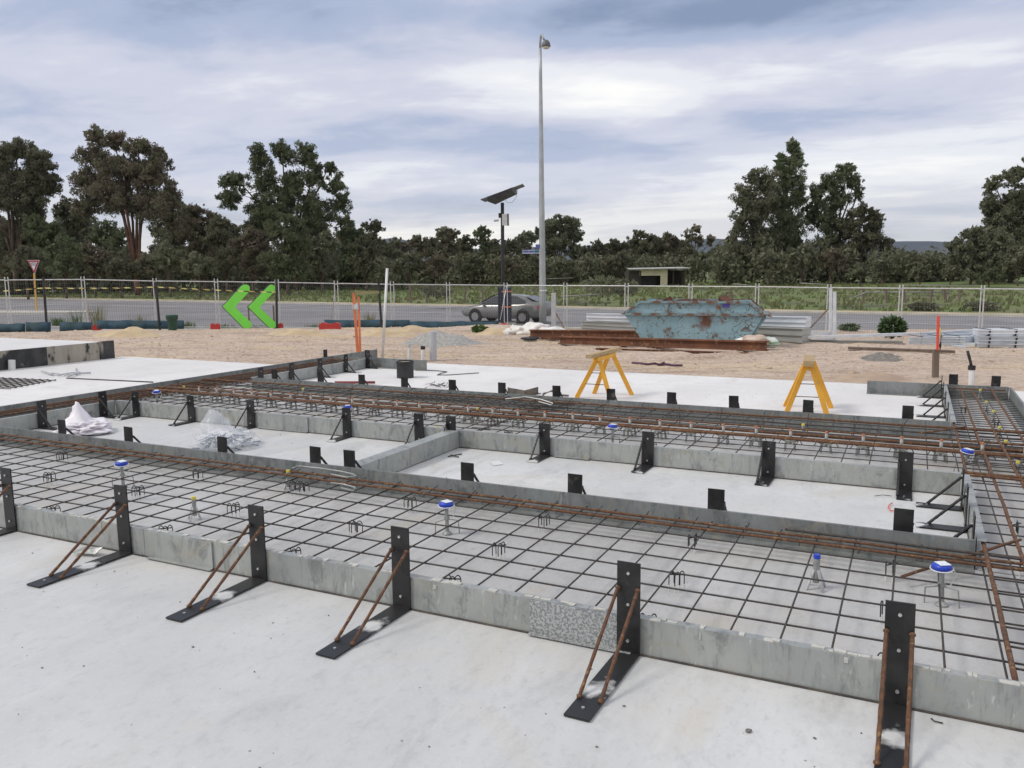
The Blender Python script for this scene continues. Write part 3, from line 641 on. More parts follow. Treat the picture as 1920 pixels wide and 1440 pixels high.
# blue capped lifting anchors
def make_lift():
    t=thing('lifting_anchor',(0,0,0),'x','lifting anchor','blue-capped lifting anchors with white tags')
    mb=MB(); mb.lathe((0,0,.165),[(.015,0),(.03,.008),(.042,.018),(.046,.03),(.042,.042),(.02,.046),(.002,.047)],16); cp=mb.build('recess_cap',M_blue,t,smooth=True)
    mb=MB(); mb.box((.004,-.006,.2128),(.050,.062,.003),Matrix.Rotation(.5,3,'Z')); mb.build('tag',M_tag,cp)
    mb=MB(); n=20; mb.tube([(.05*math.cos(2*PI*k/n),.05*math.sin(2*PI*k/n),.187+.006*math.sin(2*PI*k/n)) for k in range(n+1)]+[(.06,.01,.16),(.035,.0,.10)],.0028,5); mb.build('tie_ring',M_white_p,t)
    mb=MB(); mb.cyl((0,0,.02),.012,.15,10); mb.cyl((0,0,.10),.018,.016,8); mb.lathe((0,0,.004),[(.03,0),(.03,.006),(.012,.02),(.012,.03)],12); mb.build('anchor_shank',M_galv,t,smooth=False)
    mb=MB()
    for sx_ in(-1,1): mb.tube([(0,0,.10),(sx_*.07,0,.085),(sx_*.075,0,0)],.004,5)
    mb.build('shear_wire',M_galv,t)
    return t
M_tag=mat('white_tag',(.75,.77,.78),(.45,.5,.6),60,.5,lo=.55,hi=.6)
li=make_lift()
for i,(px,py,lb) in enumerate([(1770,1063,'nearest blue-capped anchor with a white label, at the lower right'),(838,945,'blue-capped anchor in the middle of the front strip'),(228,868,'blue-capped anchor at the left of the front strip'),(293,734,'blue-capped anchor at the left end of the middle strip'),(652,763,'blue-capped anchor behind the fourth inner bracket'),(1149,799,'blue-capped anchor beside the orange-capped row in the right half'),(1808,845,'tilted blue-capped anchor by the right side form')]):
    p=gp(px,py,.195); o=li if i==0 else copy_tree(li); o.location=(p.x,p.y,0); o.rotation_euler=(.05*rnd.uniform(-1,1),.05*rnd.uniform(-1,1) if i<6 else .12,rnd.uniform(-.5,.5)+YAW); o['label']=lb
# bar chairs: black wire with clear plastic tips
def make_chair():
    t=thing('bar_chair',(0,0,0),'x','bar chair','black wire bar chairs holding up the mesh')
    mb=MB(); mt=MB()
    for k,(dx,dy) in enumerate([(-.035,.012),(.0,-.015),(.03,.01)]):
        n=8; w_=.035
        pts=[(dx-w_/2*(1 if k!=1 else 1),dy,.035)]+[(dx-w_/2*math.cos(PI*j/n),dy+.004*j,.085+.030*math.sin(PI*j/n)) for j in range(n+1)]+[(dx+w_/2,dy+.03,.035)]
        mb.tube(pts,.0036,6)
        for e in(pts[0],pts[-1]): mt.tube([(e[0],e[1],.0),(e[0],e[1],.04)],.0042,6)
    mb.tube([(-.05,.01,.10),(.05,.01,.10)],.004,6)
    mb.build('wire_loops',M_blk,t,smooth=True); mt.build('plastic_tips',M_white_p,t); return t
ch=make_chair()
cp=[(-6.49,4.57),(-5.9,4.04),(-4.93,4.57),(-4.93,4.03),(-3.97,3.98),(-3.98,3.43),(-3.0,3.43),(-2.98,4.57),(-3.0,3.98),(-2.01,3.98),(-2.0,3.43),(-1.99,4.57),(-1.06,4.57),(-1.0,3.95),(-.98,3.38),(-.03,4.56),(-.03,3.98),(-.02,3.40),(-4.0,4.6),(-3.92,4.6),(-6.9,3.45),(-5.0,3.43),(-5.9,3.43),(.60,4.9),(.62,5.6),(-6.55,6.95),(-4.4,6.95),(-2.0,6.95),(-3.4,6.92),(.62,8.2),(.8,9.3),(.55,10.1)]
for i,(x,y) in enumerate(cp):
    o=ch if i==0 else copy_tree(ch); o.location=(x,y,0); o.rotation_euler=(0,0,YAW+rnd.uniform(-.5,.5)); sc=.78; o.scale=(sc,sc,.92)
    reg='in the front strip' if y<4.9 and x<.3 else 'in the middle strip' if x<.3 else 'in the right strip'
    o['label']='black wire bar chair %s, about %.1f m from the camera, %s placed'%(reg,math.hypot(x,y),ordw(i)) if False else 'black wire bar chair %s, %s'%(reg,'x')
# distinct labels, ordered along each strip
def relabel(objs,fn):
    for i,o in enumerate(objs): o['label']=fn(i)
allc=[ch]+[o for o in bpy.data.objects if o.name.startswith('bar_chair.') and o.parent is None]
def key(o): return o.location.x
fr=[o for o in allc if o.location.y<4.9 and o.location.x<.3]
rows={'front row by the nearest form':[o for o in fr if o.location.y<3.7],'middle row of the front strip':[o for o in fr if 3.7<=o.location.y<4.3],'back row of the front strip':[o for o in fr if o.location.y>=4.3],
 'row in the middle strip':[o for o in allc if o.location.y>=4.9 and o.location.x<.3],'row up the right strip':[o for o in allc if o.location.x>=.3]}
for k,v in rows.items():
    v.sort(key=key if 'up the' not in k else (lambda o:o.location.y))
    for i,o in enumerate(v): o['label']='black wire bar chair, %s %s in the %s'%(ordw(i),'from the left' if 'up the' not in k else 'from the near end',k)
# yellow-topped insert pins
def make_pin(cap,label):
    t=thing('insert_pin',(0,0,0),label,'insert','capped insert pins on plastic stands')
    mb=MB(); mb.cyl((0,0,.03),.014,.11,8); mb.build('pin_body',M_insert,t)
    mb=MB(); mb.cyl((0,0,.14),.015,.018,8); mb.build('cap',cap,t)
    mb=MB()
    for k in range(4):
        a=PI/4+k*PI/2; c,s_=math.cos(a),math.sin(a); mb.beam((c*.012,s_*.012,.09),(c*.05,s_*.05,.003),.012,.006)
    mb.build('stand_legs',M_clr,t); return t
M_clr=mat('cloudy_plastic',(.5,.5,.5),(.4,.38,.4),9,.3)
pin=make_pin(M_ycap,'x')
pl=[(540,882,'yellow-capped insert under the rusty pair beside the wire clamp'),(363,932,'yellow-capped insert in the front strip behind the third bracket'),(820,800,'yellow-capped insert at the top end of the crossbar'),(895,765,'pale insert standing in the orange-capped row'),(345,724,'yellow-capped insert at the left strip corner'),(145,755,'yellow-capped insert on the left strip bars'),(1838,730,'yellow-capped insert at the far end of the right strip'),(1850,752,'second yellow-capped insert from the far end of the right strip'),(1863,770,'third yellow-capped insert in the right strip'),(1874,800,'fourth yellow-capped insert in the right strip'),(1886,826,'fifth yellow-capped insert in the right strip'),(1909,865,'yellow-capped insert at the right picture edge'),(1506,795,'pale insert against the far form under the right sawhorse'),(568,728,'pale insert against the far form near its left end')]
for i,(px,py,lb) in enumerate(pl):
    p=gp(px,py,.155); o=pin if i==0 else copy_tree(pin); o.location=(p.x,p.y,0); o.rotation_euler=(0,0,rnd.uniform(0,1)); o['label']=lb
pb=make_pin(M_blue,'blue-capped tall insert with a brown stain in the right of the front strip'); p=gp(1532,1040,.18); pb.location=(p.x,p.y,0); pb.scale=(1.15,1.15,1.15)
# wire clamps
def wirething(name,pts,r,mt,label,cat):
    mb=MB(); mb.tube(pts,r,6); c=sum((Vector(q) for q in pts),Vector())/len(pts); return tag(mb.build(name,mt,smooth=True,origin=c),label,cat)
g=lambda a,b,z=.012: tuple(gp(a,b,z))
wirething('wire_clamp',[g(548,878,.17),g(560,874,.175),g(600,878,.17),g(640,884,.16),g(662,889,.15),g(668,893,.15),g(650,895,.15),g(620,889,.16)],.006,M_galv,'grey bent wire clamp over the front rusty pair','wire clamp')
wirething('wire_clamp',[g(620,905,.12),g(645,908,.12),g(666,914,.12),g(664,920,.12),g(640,915,.12)],.006,M_galv,'small grey wire hook lying on the front mesh','wire clamp')
wirething('wire_clamp',[g(948,748,.17),g(985,744,.175),g(1015,749,.175),g(1036,756,.17),g(1034,759,.17),g(1010,753,.17)],.006,M_white_p,'pale bent wire clamp lying over the far form','wire clamp')
wirething('rope',[g(1080+i*7,681+math.sin(i*1.1)*1.0+(i>12)*1.0,.0) for i in range(5)] ,.004,M_blk,'x','rope') if False else None
#SECTION SMALL
def sawhorse(pl,top0,top1,label,tw):
    """pl: four feet (world xy), top0/top1: ends of ridge (Vector)"""
    c=(top0+top1)/2; t=thing('sawhorse',(c.x,c.y,0),label,'sawhorse','yellow steel sawhorses on the far slab'); o=Vector((c.x,c.y,0))
    for f,tp in pl:
        mb=MB(); mb.beam(Vector(f)-o,Vector(tp)-o,.055,.02,up=(UF)); mb.beam(Vector(f)-o+UF*.02,Vector(tp)-o+UF*.02,.012,.05,up=(UF)); mb.build('leg',M_yellow,t)
    mb=MB(); mb.beam(top0-o-Vector((0,0,.02)),top1-o-Vector((0,0,.02)),.07,.05); mb.build('ridge_bracket',M_yellow,t)
    for s_ in (0.35,.62):
        mb=MB(); a=(Vector(pl[0][0])-o).lerp(Vector(pl[0][1])-o,s_); b=(Vector(pl[1][0])-o).lerp(Vector(pl[1][1])-o,s_); mb.tube([a,b],.005,5); mb.build('stretcher',M_rust,t)
    return t
# left sawhorse, ridge running away to the right
def zat(px,py,P): # point above ground point P's depth
    return pd(px,py,UD(P)[1])
f1_=gp(1081,748); f2_=gp(1145,760); f3_=gp(1113,737); f4_=gp(1185,741)
r0=pd(1106,664,(UD(f1_)[1]+UD(f2_)[1])/2+.05); r1=pd(1155,652,(UD(f3_)[1]+UD(f4_)[1])/2)
# ridge height levelled
r0.z=.525; r1.z=.55
sawhorse([(gp(1081,746),r0+(r1-r0)*.3),(gp(1145,750),r0+(r1-r0)*.32),(gp(1114,738),r0+(r1-r0)*.72),(gp(1185,741),r0+(r1-r0)*.85)],r0+(r1-r0)*.2,r0+(r1-r0)*.9,'yellow steel sawhorse on the left, seen at an angle',1)
mb=MB(); e=(r1-r0); mb.beam(r0-e*.05+Vector((0,0,.035)),r1+e*.12+Vector((0,0,.035)),.075,.045); tag(mb.build('timber_block',M_timber,origin=(r0+r1)/2),'raw timber bearer resting on the left sawhorse','timber')
ga,gb=gp(1475,773),gp(1550,777); q0=(ga+gb)/2; q0=pd(1516,686,UD(q0)[1]); rd=Vector((q0.x,q0.y,0)).normalized(); back=rd*.42; q1=q0+back
sawhorse([(ga,q0-UR*.035),(gb,q0+UR*.035),(ga+back-UR*.03,q1-UR*.03),(gb+back+UR*.06,q1+UR*.05)],q0-rd*.06,q1+rd*.05,'yellow steel sawhorse on the right, seen end on',1)
UFs=UF; UF=rd
mb=MB(); mb.beam(q0-UF*.12+Vector((0,0,.035)),q1+UF*.15+Vector((0,0,.035)),.11,.06); tag(mb.build('timber_block',M_timber,origin=(q0+q1)/2),'raw timber bearer end-on atop the right sawhorse','timber'); UF=UFs
# black drum
p=gp(760,708); D=UD(p)[1]; rr=16.5/FPX*D
t=thing('black_drum',(p.x,p.y,0),'black plastic drum with a sand-filled top on the far slab','drum')
MB().lathe((0,0,.0),[(rr*.97,0),(rr*.97,.215),(rr*1.03,.217),(rr*1.03,.25),(rr*.98,.258),(rr*.93,.258),(rr*.93,.235)],28).build('drum_wall',M_blk,t)
MB().cyl((0,0,.236),rr*.92,.004,24).build('sand_fill',M_sand,t)
def pipe(px,py,pyt,r,mt,label,name='pvc_pipe',cap=None,ground=True,lean=0,D=None):
    p=gt(px,py) if D is None else pd(px,py,D); d=UD(p)[1]; tp=pd(px+lean,pyt,d); t=thing(name,(p.x,p.y,p.z),label,'pipe')
    MB().tube([(0,0,-.05),tp-p],r,12).build('pipe_tube',mt,t,smooth=False)
    if cap: 
        q=tp-p; MB().cyl(q-Vector((0,0,.01)),r*1.15,.06,12).build('pipe_cap',cap,t)
    return t
pipe(767,674,650,.028,M_white_p,'thin pale stub pipe with a dark cap behind the drum',cap=M_grey_p)
pipe(793,676,654,.038,M_white_p,'short white stub pipe right of the thin one',cap=M_blk)
pipe(812,675,622,.065,M_grey_p,'thick grey riser pipe by the gravel heap')
pipe(1822,722,692,.042,M_white_p,'white riser pipe with a black cable stub beyond the right strip',cap=M_blk)
cpp=gt(1822,722); d=UD(cpp)[1]
wirething('cable',[pd(1822,692,d),pd(1820,680,d),pd(1817,668,d),pd(1814,658,d)],.022,M_blk,'black cable curving out of the white riser pipe','cable')
pipe(22,697,675,.055,M_white_p,'white stub pipe in front of the black slab edge')
# tall leaning white pole
a=gp(718,674); d=UD(a)[1]+.6; a=pd(717,672,d); b=pd(726,503,d)
wirething('white_pole',[a,b],.025,M_white_p,'tall thin leaning white pole by the far left corner','pole')
# orange fluorescent markers
def picket(px,py,pyt,w_,mt,label,name,lean=0,D=None,cat='marker post',tk=.02):
    p=gt(px,py) if D is None else pd(px,py,D); d=UD(p)[1]; tp=pd(px+lean,pyt,d); mb=MB(); mb.beam((0,0,-.1),tp-p,w_,tk,up=UF); o=mb.build(name,mt); o.location=p; return tag(o,label,cat),d
a=gt(672,672,10,60); d=UD(a)[1]
t=thing('marker_post',a,'pair of fluorescent orange survey pickets beyond the far left corner','marker post')
tp=pd(663,549,d)-a; MB().beam((0,0,-.1),tp,.055,.02,up=UF).build('orange_picket',M_orange,t); tp=pd(672,556,d)-a; MB().beam((.05,0,-.1),tp,.04,.02,up=UF).build('orange_picket',M_orange,t)
MB().box((pd(667,575,d)-a),(.12,.05,.10)).build('tape_wrap',M_grey_p,t)
# timber stake with red picket and hazard tape end
a=gt(1754,705,9,40); d=UD(a)[1]
t=thing('timber_stake',a,'brown timber stake with a red picket beyond the right strip','stake')
MB().beam((0,0,-.1),pd(1755,655,d)-a,.085,.05,up=UF).build('stake_post',M_timberd,t)
M_redp=mat('fluorescent_red_paint',(.75,.09,.05),None,5,.5)
MB().beam(pd(1755,656,d)-a-UF*.04,pd(1757,592,d)-a-UF*.04,.035,.02,up=UF).build('red_picket',M_redp,t)
def striped():
    mt=bpy.data.materials.new('hazard_stripes'); mt.use_nodes=True; tt=mt.node_tree; b=tt.nodes['Principled BSDF']; n=tt.nodes.new; l=tt.links.new
    tc=n('ShaderNodeTexCoord'); mp=n('ShaderNodeMapping'); l(tc.outputs['UV'],mp.inputs[0]); mp.inputs['Scale'].default_value=(1,1,1)
    wv=n('ShaderNodeTexWave'); wv.bands_direction='DIAGONAL'; wv.inputs['Scale'].default_value=1.0; wv.inputs['Distortion'].default_value=0; l(mp.outputs[0],wv.inputs['Vector'])
    r=n('ShaderNodeValToRGB'); r.color_ramp.interpolation='CONSTANT'; r.color_ramp.elements[0].color=(.02,.02,.02,1); r.color_ramp.elements[1].color=(.60,.52,.17,1); r.color_ramp.elements[1].position=.5; l(wv.outputs['Fac'],r.inputs[0]); l(r.outputs[0],b.inputs['Base Color']); b.inputs['Roughness'].default_value=.5
    return mt
M_haz=striped()
def tape(pts,label,h=.042,tw=1.1):
    n=len(pts); pts=[Vector(p) for p in pts]; c=sum(pts,Vector())/n; vs=[];fs=[]; s_=0; ss=[]
    for i,p in enumerate(pts):
        if i: s_+=(p-pts[i-1]).length
        a=math.sin(i*tw)*.5; up=Vector((0,0,math.cos(a)))*h/2+UF*math.sin(a)*h/2
        vs+=[p-c-up,p-c+up]; ss.append(s_)
    for i in range(n-1): fs.append((2*i,2*i+2,2*i+3,2*i+1))
    me=bpy.data.meshes.new('hazard_tape'); me.from_pydata([tuple(v) for v in vs],[],fs); me.materials.append(M_haz)
    uv=me.uv_layers.new(name='UVMap')
    for pl_ in me.polygons:
        for li_ in pl_.loop_indices:
            vi=me.loops[li_].vertex_index; uv.data[li_].uv=(ss[vi//2]*1.5,(vi%2)*.12)
    o=bpy.data.objects.new('hazard_tape',me); COL.objects.link(o); o.location=c; sol=o.modifiers.new('s','SOLIDIFY'); sol.thickness=.002
    return tag(o,label,'hazard tape','yellow and black hazard tape strung between pickets')
tape([pd(1758,600,d),pd(1762,607,d),pd(1764,615,d),pd(1762,625,d),pd(1765,634,d),pd(1762,643,d),pd(1764,653,d)],'loose end of hazard tape hanging on the red picket',.09,.9)
# black pickets + tape
pk=[(-60,612,520,0,'x'),(88,619,520,-7,'black picket with tape left of centre of the left fence, leaning'),(300,622,528,-8,'black picket left of the green bin'),(519,613,524,-1,'black picket at the right end of the green arrows'),(716,626,531,-6,'black picket left of the tall white pole')]
PK=[]
for (x,y,yt,ln,lb) in pk:
    p=pd(x,y,30.9); p.z=zg(*UD(p)); dd=30.9
    PK.append((p,dd))
    if x<0: continue
    mb=MB(); mb.tube([(0,0,-.1),pd(x+ln,yt,dd)-p],.045,8); o=mb.build('picket',M_blk); o.location=p; tag(o,lb,'picket','black pickets carrying the hazard tape')
def tp_(x,y,D): return pd(x,y,D)
def line(x0,y0,D0,x1,y1,D1,n=26,sag=3):
    return [pd(x0+(x1-x0)*i/n,y0+(y1-y0)*i/n+sag*4*(i/n)*(1-i/n),D0+(D1-D0)*i/n-.08) for i in range(n+1)]
tape(line(-60,549,PK[0][1],81,540,PK[1][1],sag=1),'hazard tape running out at the left picture edge')
tape(line(81,540,PK[1][1],293,538,PK[2][1],sag=1.5),'hazard tape between the first and second black pickets')
tape(line(293,538,PK[2][1],517,548,PK[3][1],sag=1),'hazard tape crossing in front of the green arrows')
dm=UD(gt(672,672,10,60))[1]
tape(line(665,549,dm,711,548,PK[4][1],8,0),'short bright hazard tape from the orange pickets to a black one',.10)
# chevrons
chA=[(180,360),(345,178),(362,165),(385,160),(410,165),(424,182),(424,215),(412,232),(298,352),(298,372),(432,498),(441,520),(436,543),(415,558),(390,558),(366,548)]
chB=[(408,362),(590,178),(604,165),(622,161),(643,168),(652,186),(651,215),(638,232),(520,357),(520,373),(655,500),(664,522),(660,543),(640,553),(615,553),(592,543)]
M_blkedge=M_blk
for k,(poly,lb) in enumerate([(chA,'left lime green arrow board pointing left'),(chB,'right lime green arrow board pointing left, beside the black picket')]):
    base=pd(380+430/4.8,500+562/4.8,31.2); dd=31.2; base.z=zg(*UD(base))
    t=thing('arrow_board',base,lb,'arrow sign','lime green arrow boards in front of the fence')
    pts=[pd(380+a/4.8,500+b/4.8,dd)-base for a,b in poly]
    dp=UF*.05
    mb=MB(); n=len(pts); mb.add([p-dp*.02 for p in pts],[tuple(range(n))]); mb.build('green_face',M_green,t)
    sh=UR*-.045+UF*.03
    mb=MB(); mb.add([p+UF*.004 for p in pts]+[p+UR*-.06+UF*.06 for p in pts],[tuple(range(n)),tuple(range(2*n-1,n-1,-1))]+[(i,i+n,(i+1)%n+n,(i+1)%n) for i in range(n)]); mb.build('black_edge',M_blk,t)
    mb=MB(); c=pts[13]; mb.beam(Vector((c.x,c.y,-.15))+UF*.08,Vector((c.x,c.y,.9))+UF*.08,.05,.03); mb.build('stake',M_timberd,t)
# temporary fence ---------------------------------------------------
FX=[-135,12,155,290,405,519,630,735,840,948,1060,1175,1295,1420,1555,1690,1843,2005]
TOPY=[526,525,524,527,528,529.5,531.5,533,534,535,535.5,536,537,537.5,539.5,540.5,541.5,543]
def fD(x):
    if x<948: return 33+(x-12)/(948-12)*4.0
    return 1/(1/37+(1/28.0-1/37)*(x-948)/(1843-948))
M_block=M_red
fl=['cut by the left picture edge','with the give way sign behind it','left of the second black picket','behind the green bin','behind the left green arrow','behind the right green arrow','left of the orange pickets','behind the tall white pole','left of the dark cabinet','between the cabinet and the lamp pole','behind the grey square post','left of the blue skip','above the left part of the blue skip','above the right part of the blue skip','left of the white frames','behind the leafy shrub','above the purlin stack, at the right edge']
for i in range(len(FX)-1):
    xa,xb=FX[i]+3,FX[i+1]-3; A=pd(xa,TOPY[i],fD(xa)); B=pd(xb,TOPY[i+1],fD(xb))
    if i==0: pass
    top=(A.z+B.z)/2; 
    t=thing('temporary_fence',(A.x,A.y,A.z-2.0),'galvanised mesh fence panel '+fl[i],'fence panel','temporary fence panels along the road')
    o=Vector((A.x,A.y,A.z-2.0)); b_=B-o; L=Vector((b_.x,b_.y,0)); sl=Vector((0,0,B.z-A.z)); lean=Vector((0,0,0))
    if FX[i]<300: lean=-UR*.0
    z0=.12; zt=2.0; up=Vector((0,0,1))
    # fence leans with the slope of the picture: posts stay plumb
    mb=MB(); 
    mb.tube([up*0,up*2.12],.022,8); mb.tube([L+sl,L+sl+up*2.12],.022,8); mb.tube([up*zt,L+sl+up*zt],.021,8); mb.tube([up*z0,L+sl+up*z0],.018,8); mb.build('panel_frame',M_alu,t)
    mb=MB(); n=30
    for k in range(1,n):
        q=L*(k/n)+sl*(k/n); mb.beam(q+up*z0,q+up*zt,.005,.005)
    for k in range(1,12):
        z=z0+(zt-z0)*k/12; mb.beam(up*z,L+sl+up*z,.005,.005)
    mb.build('mesh_infill',M_wire,t)
    if i: 
        mb=MB(); mb.box(up*1.98-L.normalized()*.06,(.16,.05,.05),Matrix.Rotation(YAW,3,'Z')); mb.build('clamp',M_alu,t)
blocks=[(170,613,'at the left beside the tall weeds',1.0),(404,612,'small, left of the green arrows',.45),(522,612,'small, at the foot of the picket by the arrows',.45),(619,608,'left of the orange pickets',1),(936,613,'under the dark cabinet',1),(1.5e3,640,'x',0)]
for i,(x,y,lb,s_) in enumerate(blocks[:5]):
    p=gt(x,620.5 if x<300 else 617,12,34) if x<900 else pd(x,y+3,fD(x)-1.5); p=p+Vector((0,0,.12))
    mb=MB()
    w_=.74*s_; 
    for sgn in(-1,1): mb.prism([(-w_/2,-.13),(w_/2,-.13),(w_/2,.06),(w_*.3,.12),(w_*.1,.07),(-w_*.1,.07),(-w_*.3,.12),(-w_/2,.06)],-.11 if sgn<0 else .01,-.01 if sgn<0 else .11,Matrix.Rotation(YAW+(.15 if i==0 else 0),3,'Z'))
    mb.box((0,0,-.03),(w_*.94,.1,.12),Matrix.Rotation(YAW+(.15 if i==0 else 0),3,'Z'))
    o=mb.build('plastic_fence_foot',M_red); o.location=p; tag(o,'red plastic fence foot '+lb,'fence foot','red fence feet')
# concrete foot under the mast + raking stays
for i,(x,yt,yb,dx,lb) in enumerate([(160,545,600,7,'raking stay behind the second fence post from the left'),(628,545,598,-7,'raking stay left of the orange pickets'),(950,535,600,-12,'raking stay in front of the dark cabinet')]):
    D_=fD(x); a=pd(x,yt,D_); b=pd(x+dx,yb,D_+.9 if i<2 else D_-.4); wirething('raking_stay',[a,b],.018,M_alu,lb.capitalize().replace('Raking','Thin pale raking'),'fence stay')
# silt fence cloth
def cloth(pts_top,pts_bot,mt,label,name='silt_fence'):
    mb=MB(); n=len(pts_top); c=sum(pts_top,Vector())/n
    vs=[p-c for p in pts_top]+[p-c for p in pts_bot]; mb.add(vs,[(i,i+1,n+i+1,n+i) for i in range(n-1)])
    o=mb.build(name,mt,smooth=True); o.location=c; s_=o.modifiers.new('s','SOLIDIFY'); s_.thickness=.01; return tag(o,label,'silt fence','blue-green silt fence cloth along the kerb')
def silt(x0,x1,yt,yb,D,label):
    n=max(6,int((x1-x0)/7)); T=[];B=[]
    for i in range(n+1):
        x=x0+(x1-x0)*i/n; dd=D+.25*NZ.noise(Vector((x*.05,D,0))); T.append(pd(x,yt+2.2*NZ.noise(Vector((x*.04,1,0))),dd)); B.append(pd(x,yb+3,dd-.15+.15*NZ.noise(Vector((x*.1,5,0)))))
    cloth(T,B,M_silt,label)
silt(-60,47,607,620,30.6,'silt cloth at the left picture edge'); silt(48,95,604,619,30.4,'upright silt cloth behind the leaning black picket'); silt(112,172,604,618,30.8,'silt cloth left of the big red fence foot'); silt(182,345,601,614,31,'long silt cloth running behind the green bin')
silt(608,768,600,614,33,'silt cloth behind the orange pickets'); silt(750,935,603,618,33,'silt cloth in front of the dark cabinet')
# green bin
p=pd(324,622,30.2); p.z=zg(*UD(p)); d=30.2; s_=d/FPX*1.05
t=thing('green_bin',p,'dark green plastic tub between the picket and the weeds','bin')
M_dgreen=mat('dark_green_plastic',(.012,.05,.03),(.02,.07,.04),4,.5)
MB().lathe((0,0,0),[(7*s_,0),(8.5*s_,18*s_),(9*s_,20*s_)],18).build('tub_body',M_dgreen,t); MB().lathe((0,0,20*s_),[(10*s_,0),(10.5*s_,3*s_),(10.5*s_,7*s_),(9*s_,8*s_)],18).build('rim',M_dgreen,t)
#SECTION STREET
# lamp pole
p=pd(1018,618,39.2); z0=zg(*UD(p)); p.z=z0
t=thing('street_lamp',p,'tall galvanised street lamp pole behind the fence','street lamp')
tz=pd(1013.5,74,39.2)-p; ln=pd(1013,90,39.2)-p
mb=MB(); n=10; mb.tube([Vector((ln.x*(i/n),ln.y*(i/n),ln.z*i/n)) for i in range(n+1)],[.175-.11*i/n for i in range(n+1)],10); mb.build('pole',M_pole,t,smooth=True)
M_headd=mat('dark_lamp_housing',(.10,.105,.11),None,5,.5)
mb=MB(); mb.tube([ln,pd(1013.2,76,39.1)-p,pd(1014.5,66,39.0)-p,pd(1016,65,38.9)-p,pd(1020,74,38.6)-p],[.06,.055,.05,.05,.045],8); mb.build('arm',M_pole,t,smooth=True)
mb=MB(); mb.lathe(pd(1024,88,38.4)-p,[(.10,-.02),(.19,-.0),(.195,.05),(.18,.15),(.12,.25),(.05,.30)],16); hdm=mb.build('lamp_head',M_headd,t,smooth=True)
M_diff=mat('lamp_diffuser',(.65,.62,.5),None,5,.3)
MB().lathe(pd(1024,88,38.4)-p,[(.06,-.09),(.15,-.05),(.18,-.02)],16).build('diffuser',M_diff,hdm,smooth=True)
MB().cyl(pd(1018.5,546,39.2)-p,.185,.06,12).build('reflective_band',M_white_p,t)
# street name signs
p1=pd(1012,472,39.0); t=thing('street_name_sign',p1,'blue and white street name blade clamped to the lamp pole','street sign')
def text_mesh(s_,size,mt,parent,loc,rot,name='lettering'):
    cu=bpy.data.curves.new('t','FONT'); cu.body=s_; cu.size=size; cu.align_x='CENTER'; cu.align_y='CENTER'; cu.extrude=.003
    ob=bpy.data.objects.new('t',cu); COL.objects.link(ob); dg=bpy.context.evaluated_depsgraph_get(); me=bpy.data.meshes.new_from_object(ob.evaluated_get(dg)); bpy.data.objects.remove(ob)
    me.materials.clear(); me.materials.append(mt); o=bpy.data.objects.new(name,me); COL.objects.link(o); o.parent=parent; o.location=loc; o.rotation_euler=rot; return o
M_signb=mat('faded_blue_sign',(.10,.11,.30),(.07,.12,.30),9,.5); M_signw=mat('sign_white',(.55,.57,.70),None,9,.5); M_signg=mat('sign_teal',(.03,.16,.20),None,9,.5)
RZ=Matrix.Rotation(YAW,3,'Z')
MB().box(RZ@Vector((-.40,-.16,0)),(.80,.03,.17),RZ).build('blade',M_signw,t)
MB().box(RZ@Vector((-.65,-.18,.015)),(.26,.01,.10),RZ).build('blue_panel',M_signb,t); MB().box(RZ@Vector((-.14,-.18,.01)),(.22,.01,.11),RZ).build('teal_panel',M_signg,t)
MB().box(RZ@Vector((-.38,-.18,.01)),(.24,.01,.09),RZ).build('blue_panel',M_signb,t)
p1=pd(1013,462.5,38.9); o=MB().box((0,0,0),(.20,.03,.2),RZ).build('number_sign',M_signb); o.location=p1-UF*.2+UR*-.12; tag(o,'small violet plate above the street name blade','sign plate')
# give way sign
p=pd(69,584,59); p.z=-.93
t=thing('give_way_sign',p,'triangular red and white give way sign on a yellow post','road sign')
M_ypost=mat('yellow_post',(.62,.36,.08),None,5,.5); 
tt_=pd(64,512,59)-p; MB().tube([(0,0,0),tt_],.062,10).build('post',M_ypost,t)
M_sred=mat('sign_red',(.42,.02,.05),None,5,.5); M_swh=mat('sign_face_white',(.78,.76,.76),None,5,.5)
c=pd(64,495,59)-p; 
def tri(s_,off,mt,nm,par): 
    a=[(-11.2*s_,8*s_+0),(11.2*s_,8*s_),(0,-17*s_)]; k=59/FPX
    pts=[c+UR*(x*k)+Vector((0,0,(y-1)*k))-UF*off for x,y in a]; mb=MB(); mb.add(pts+[q+UF*.02 for q in pts],[(0,2,1),(3,4,5),(0,1,4,3),(1,2,5,4),(2,0,3,5)]); return mb.build(nm,mt,par)
pl_=tri(1.0,.05,M_swh,'rim_plate',t); tri(.93,.075,M_sred,'red_border',t); tri(.62,.1,M_swh,'white_face',t)
k=59/FPX
text_mesh('GIVE',5.0*k,M_blk,t,c-UF*.135+Vector((0,0,2.0*k)),(PI/2,0,YAW)); text_mesh('WAY',4.2*k,M_blk,t,c-UF*.135+Vector((0,0,-1.9*k)),(PI/2,0,YAW))
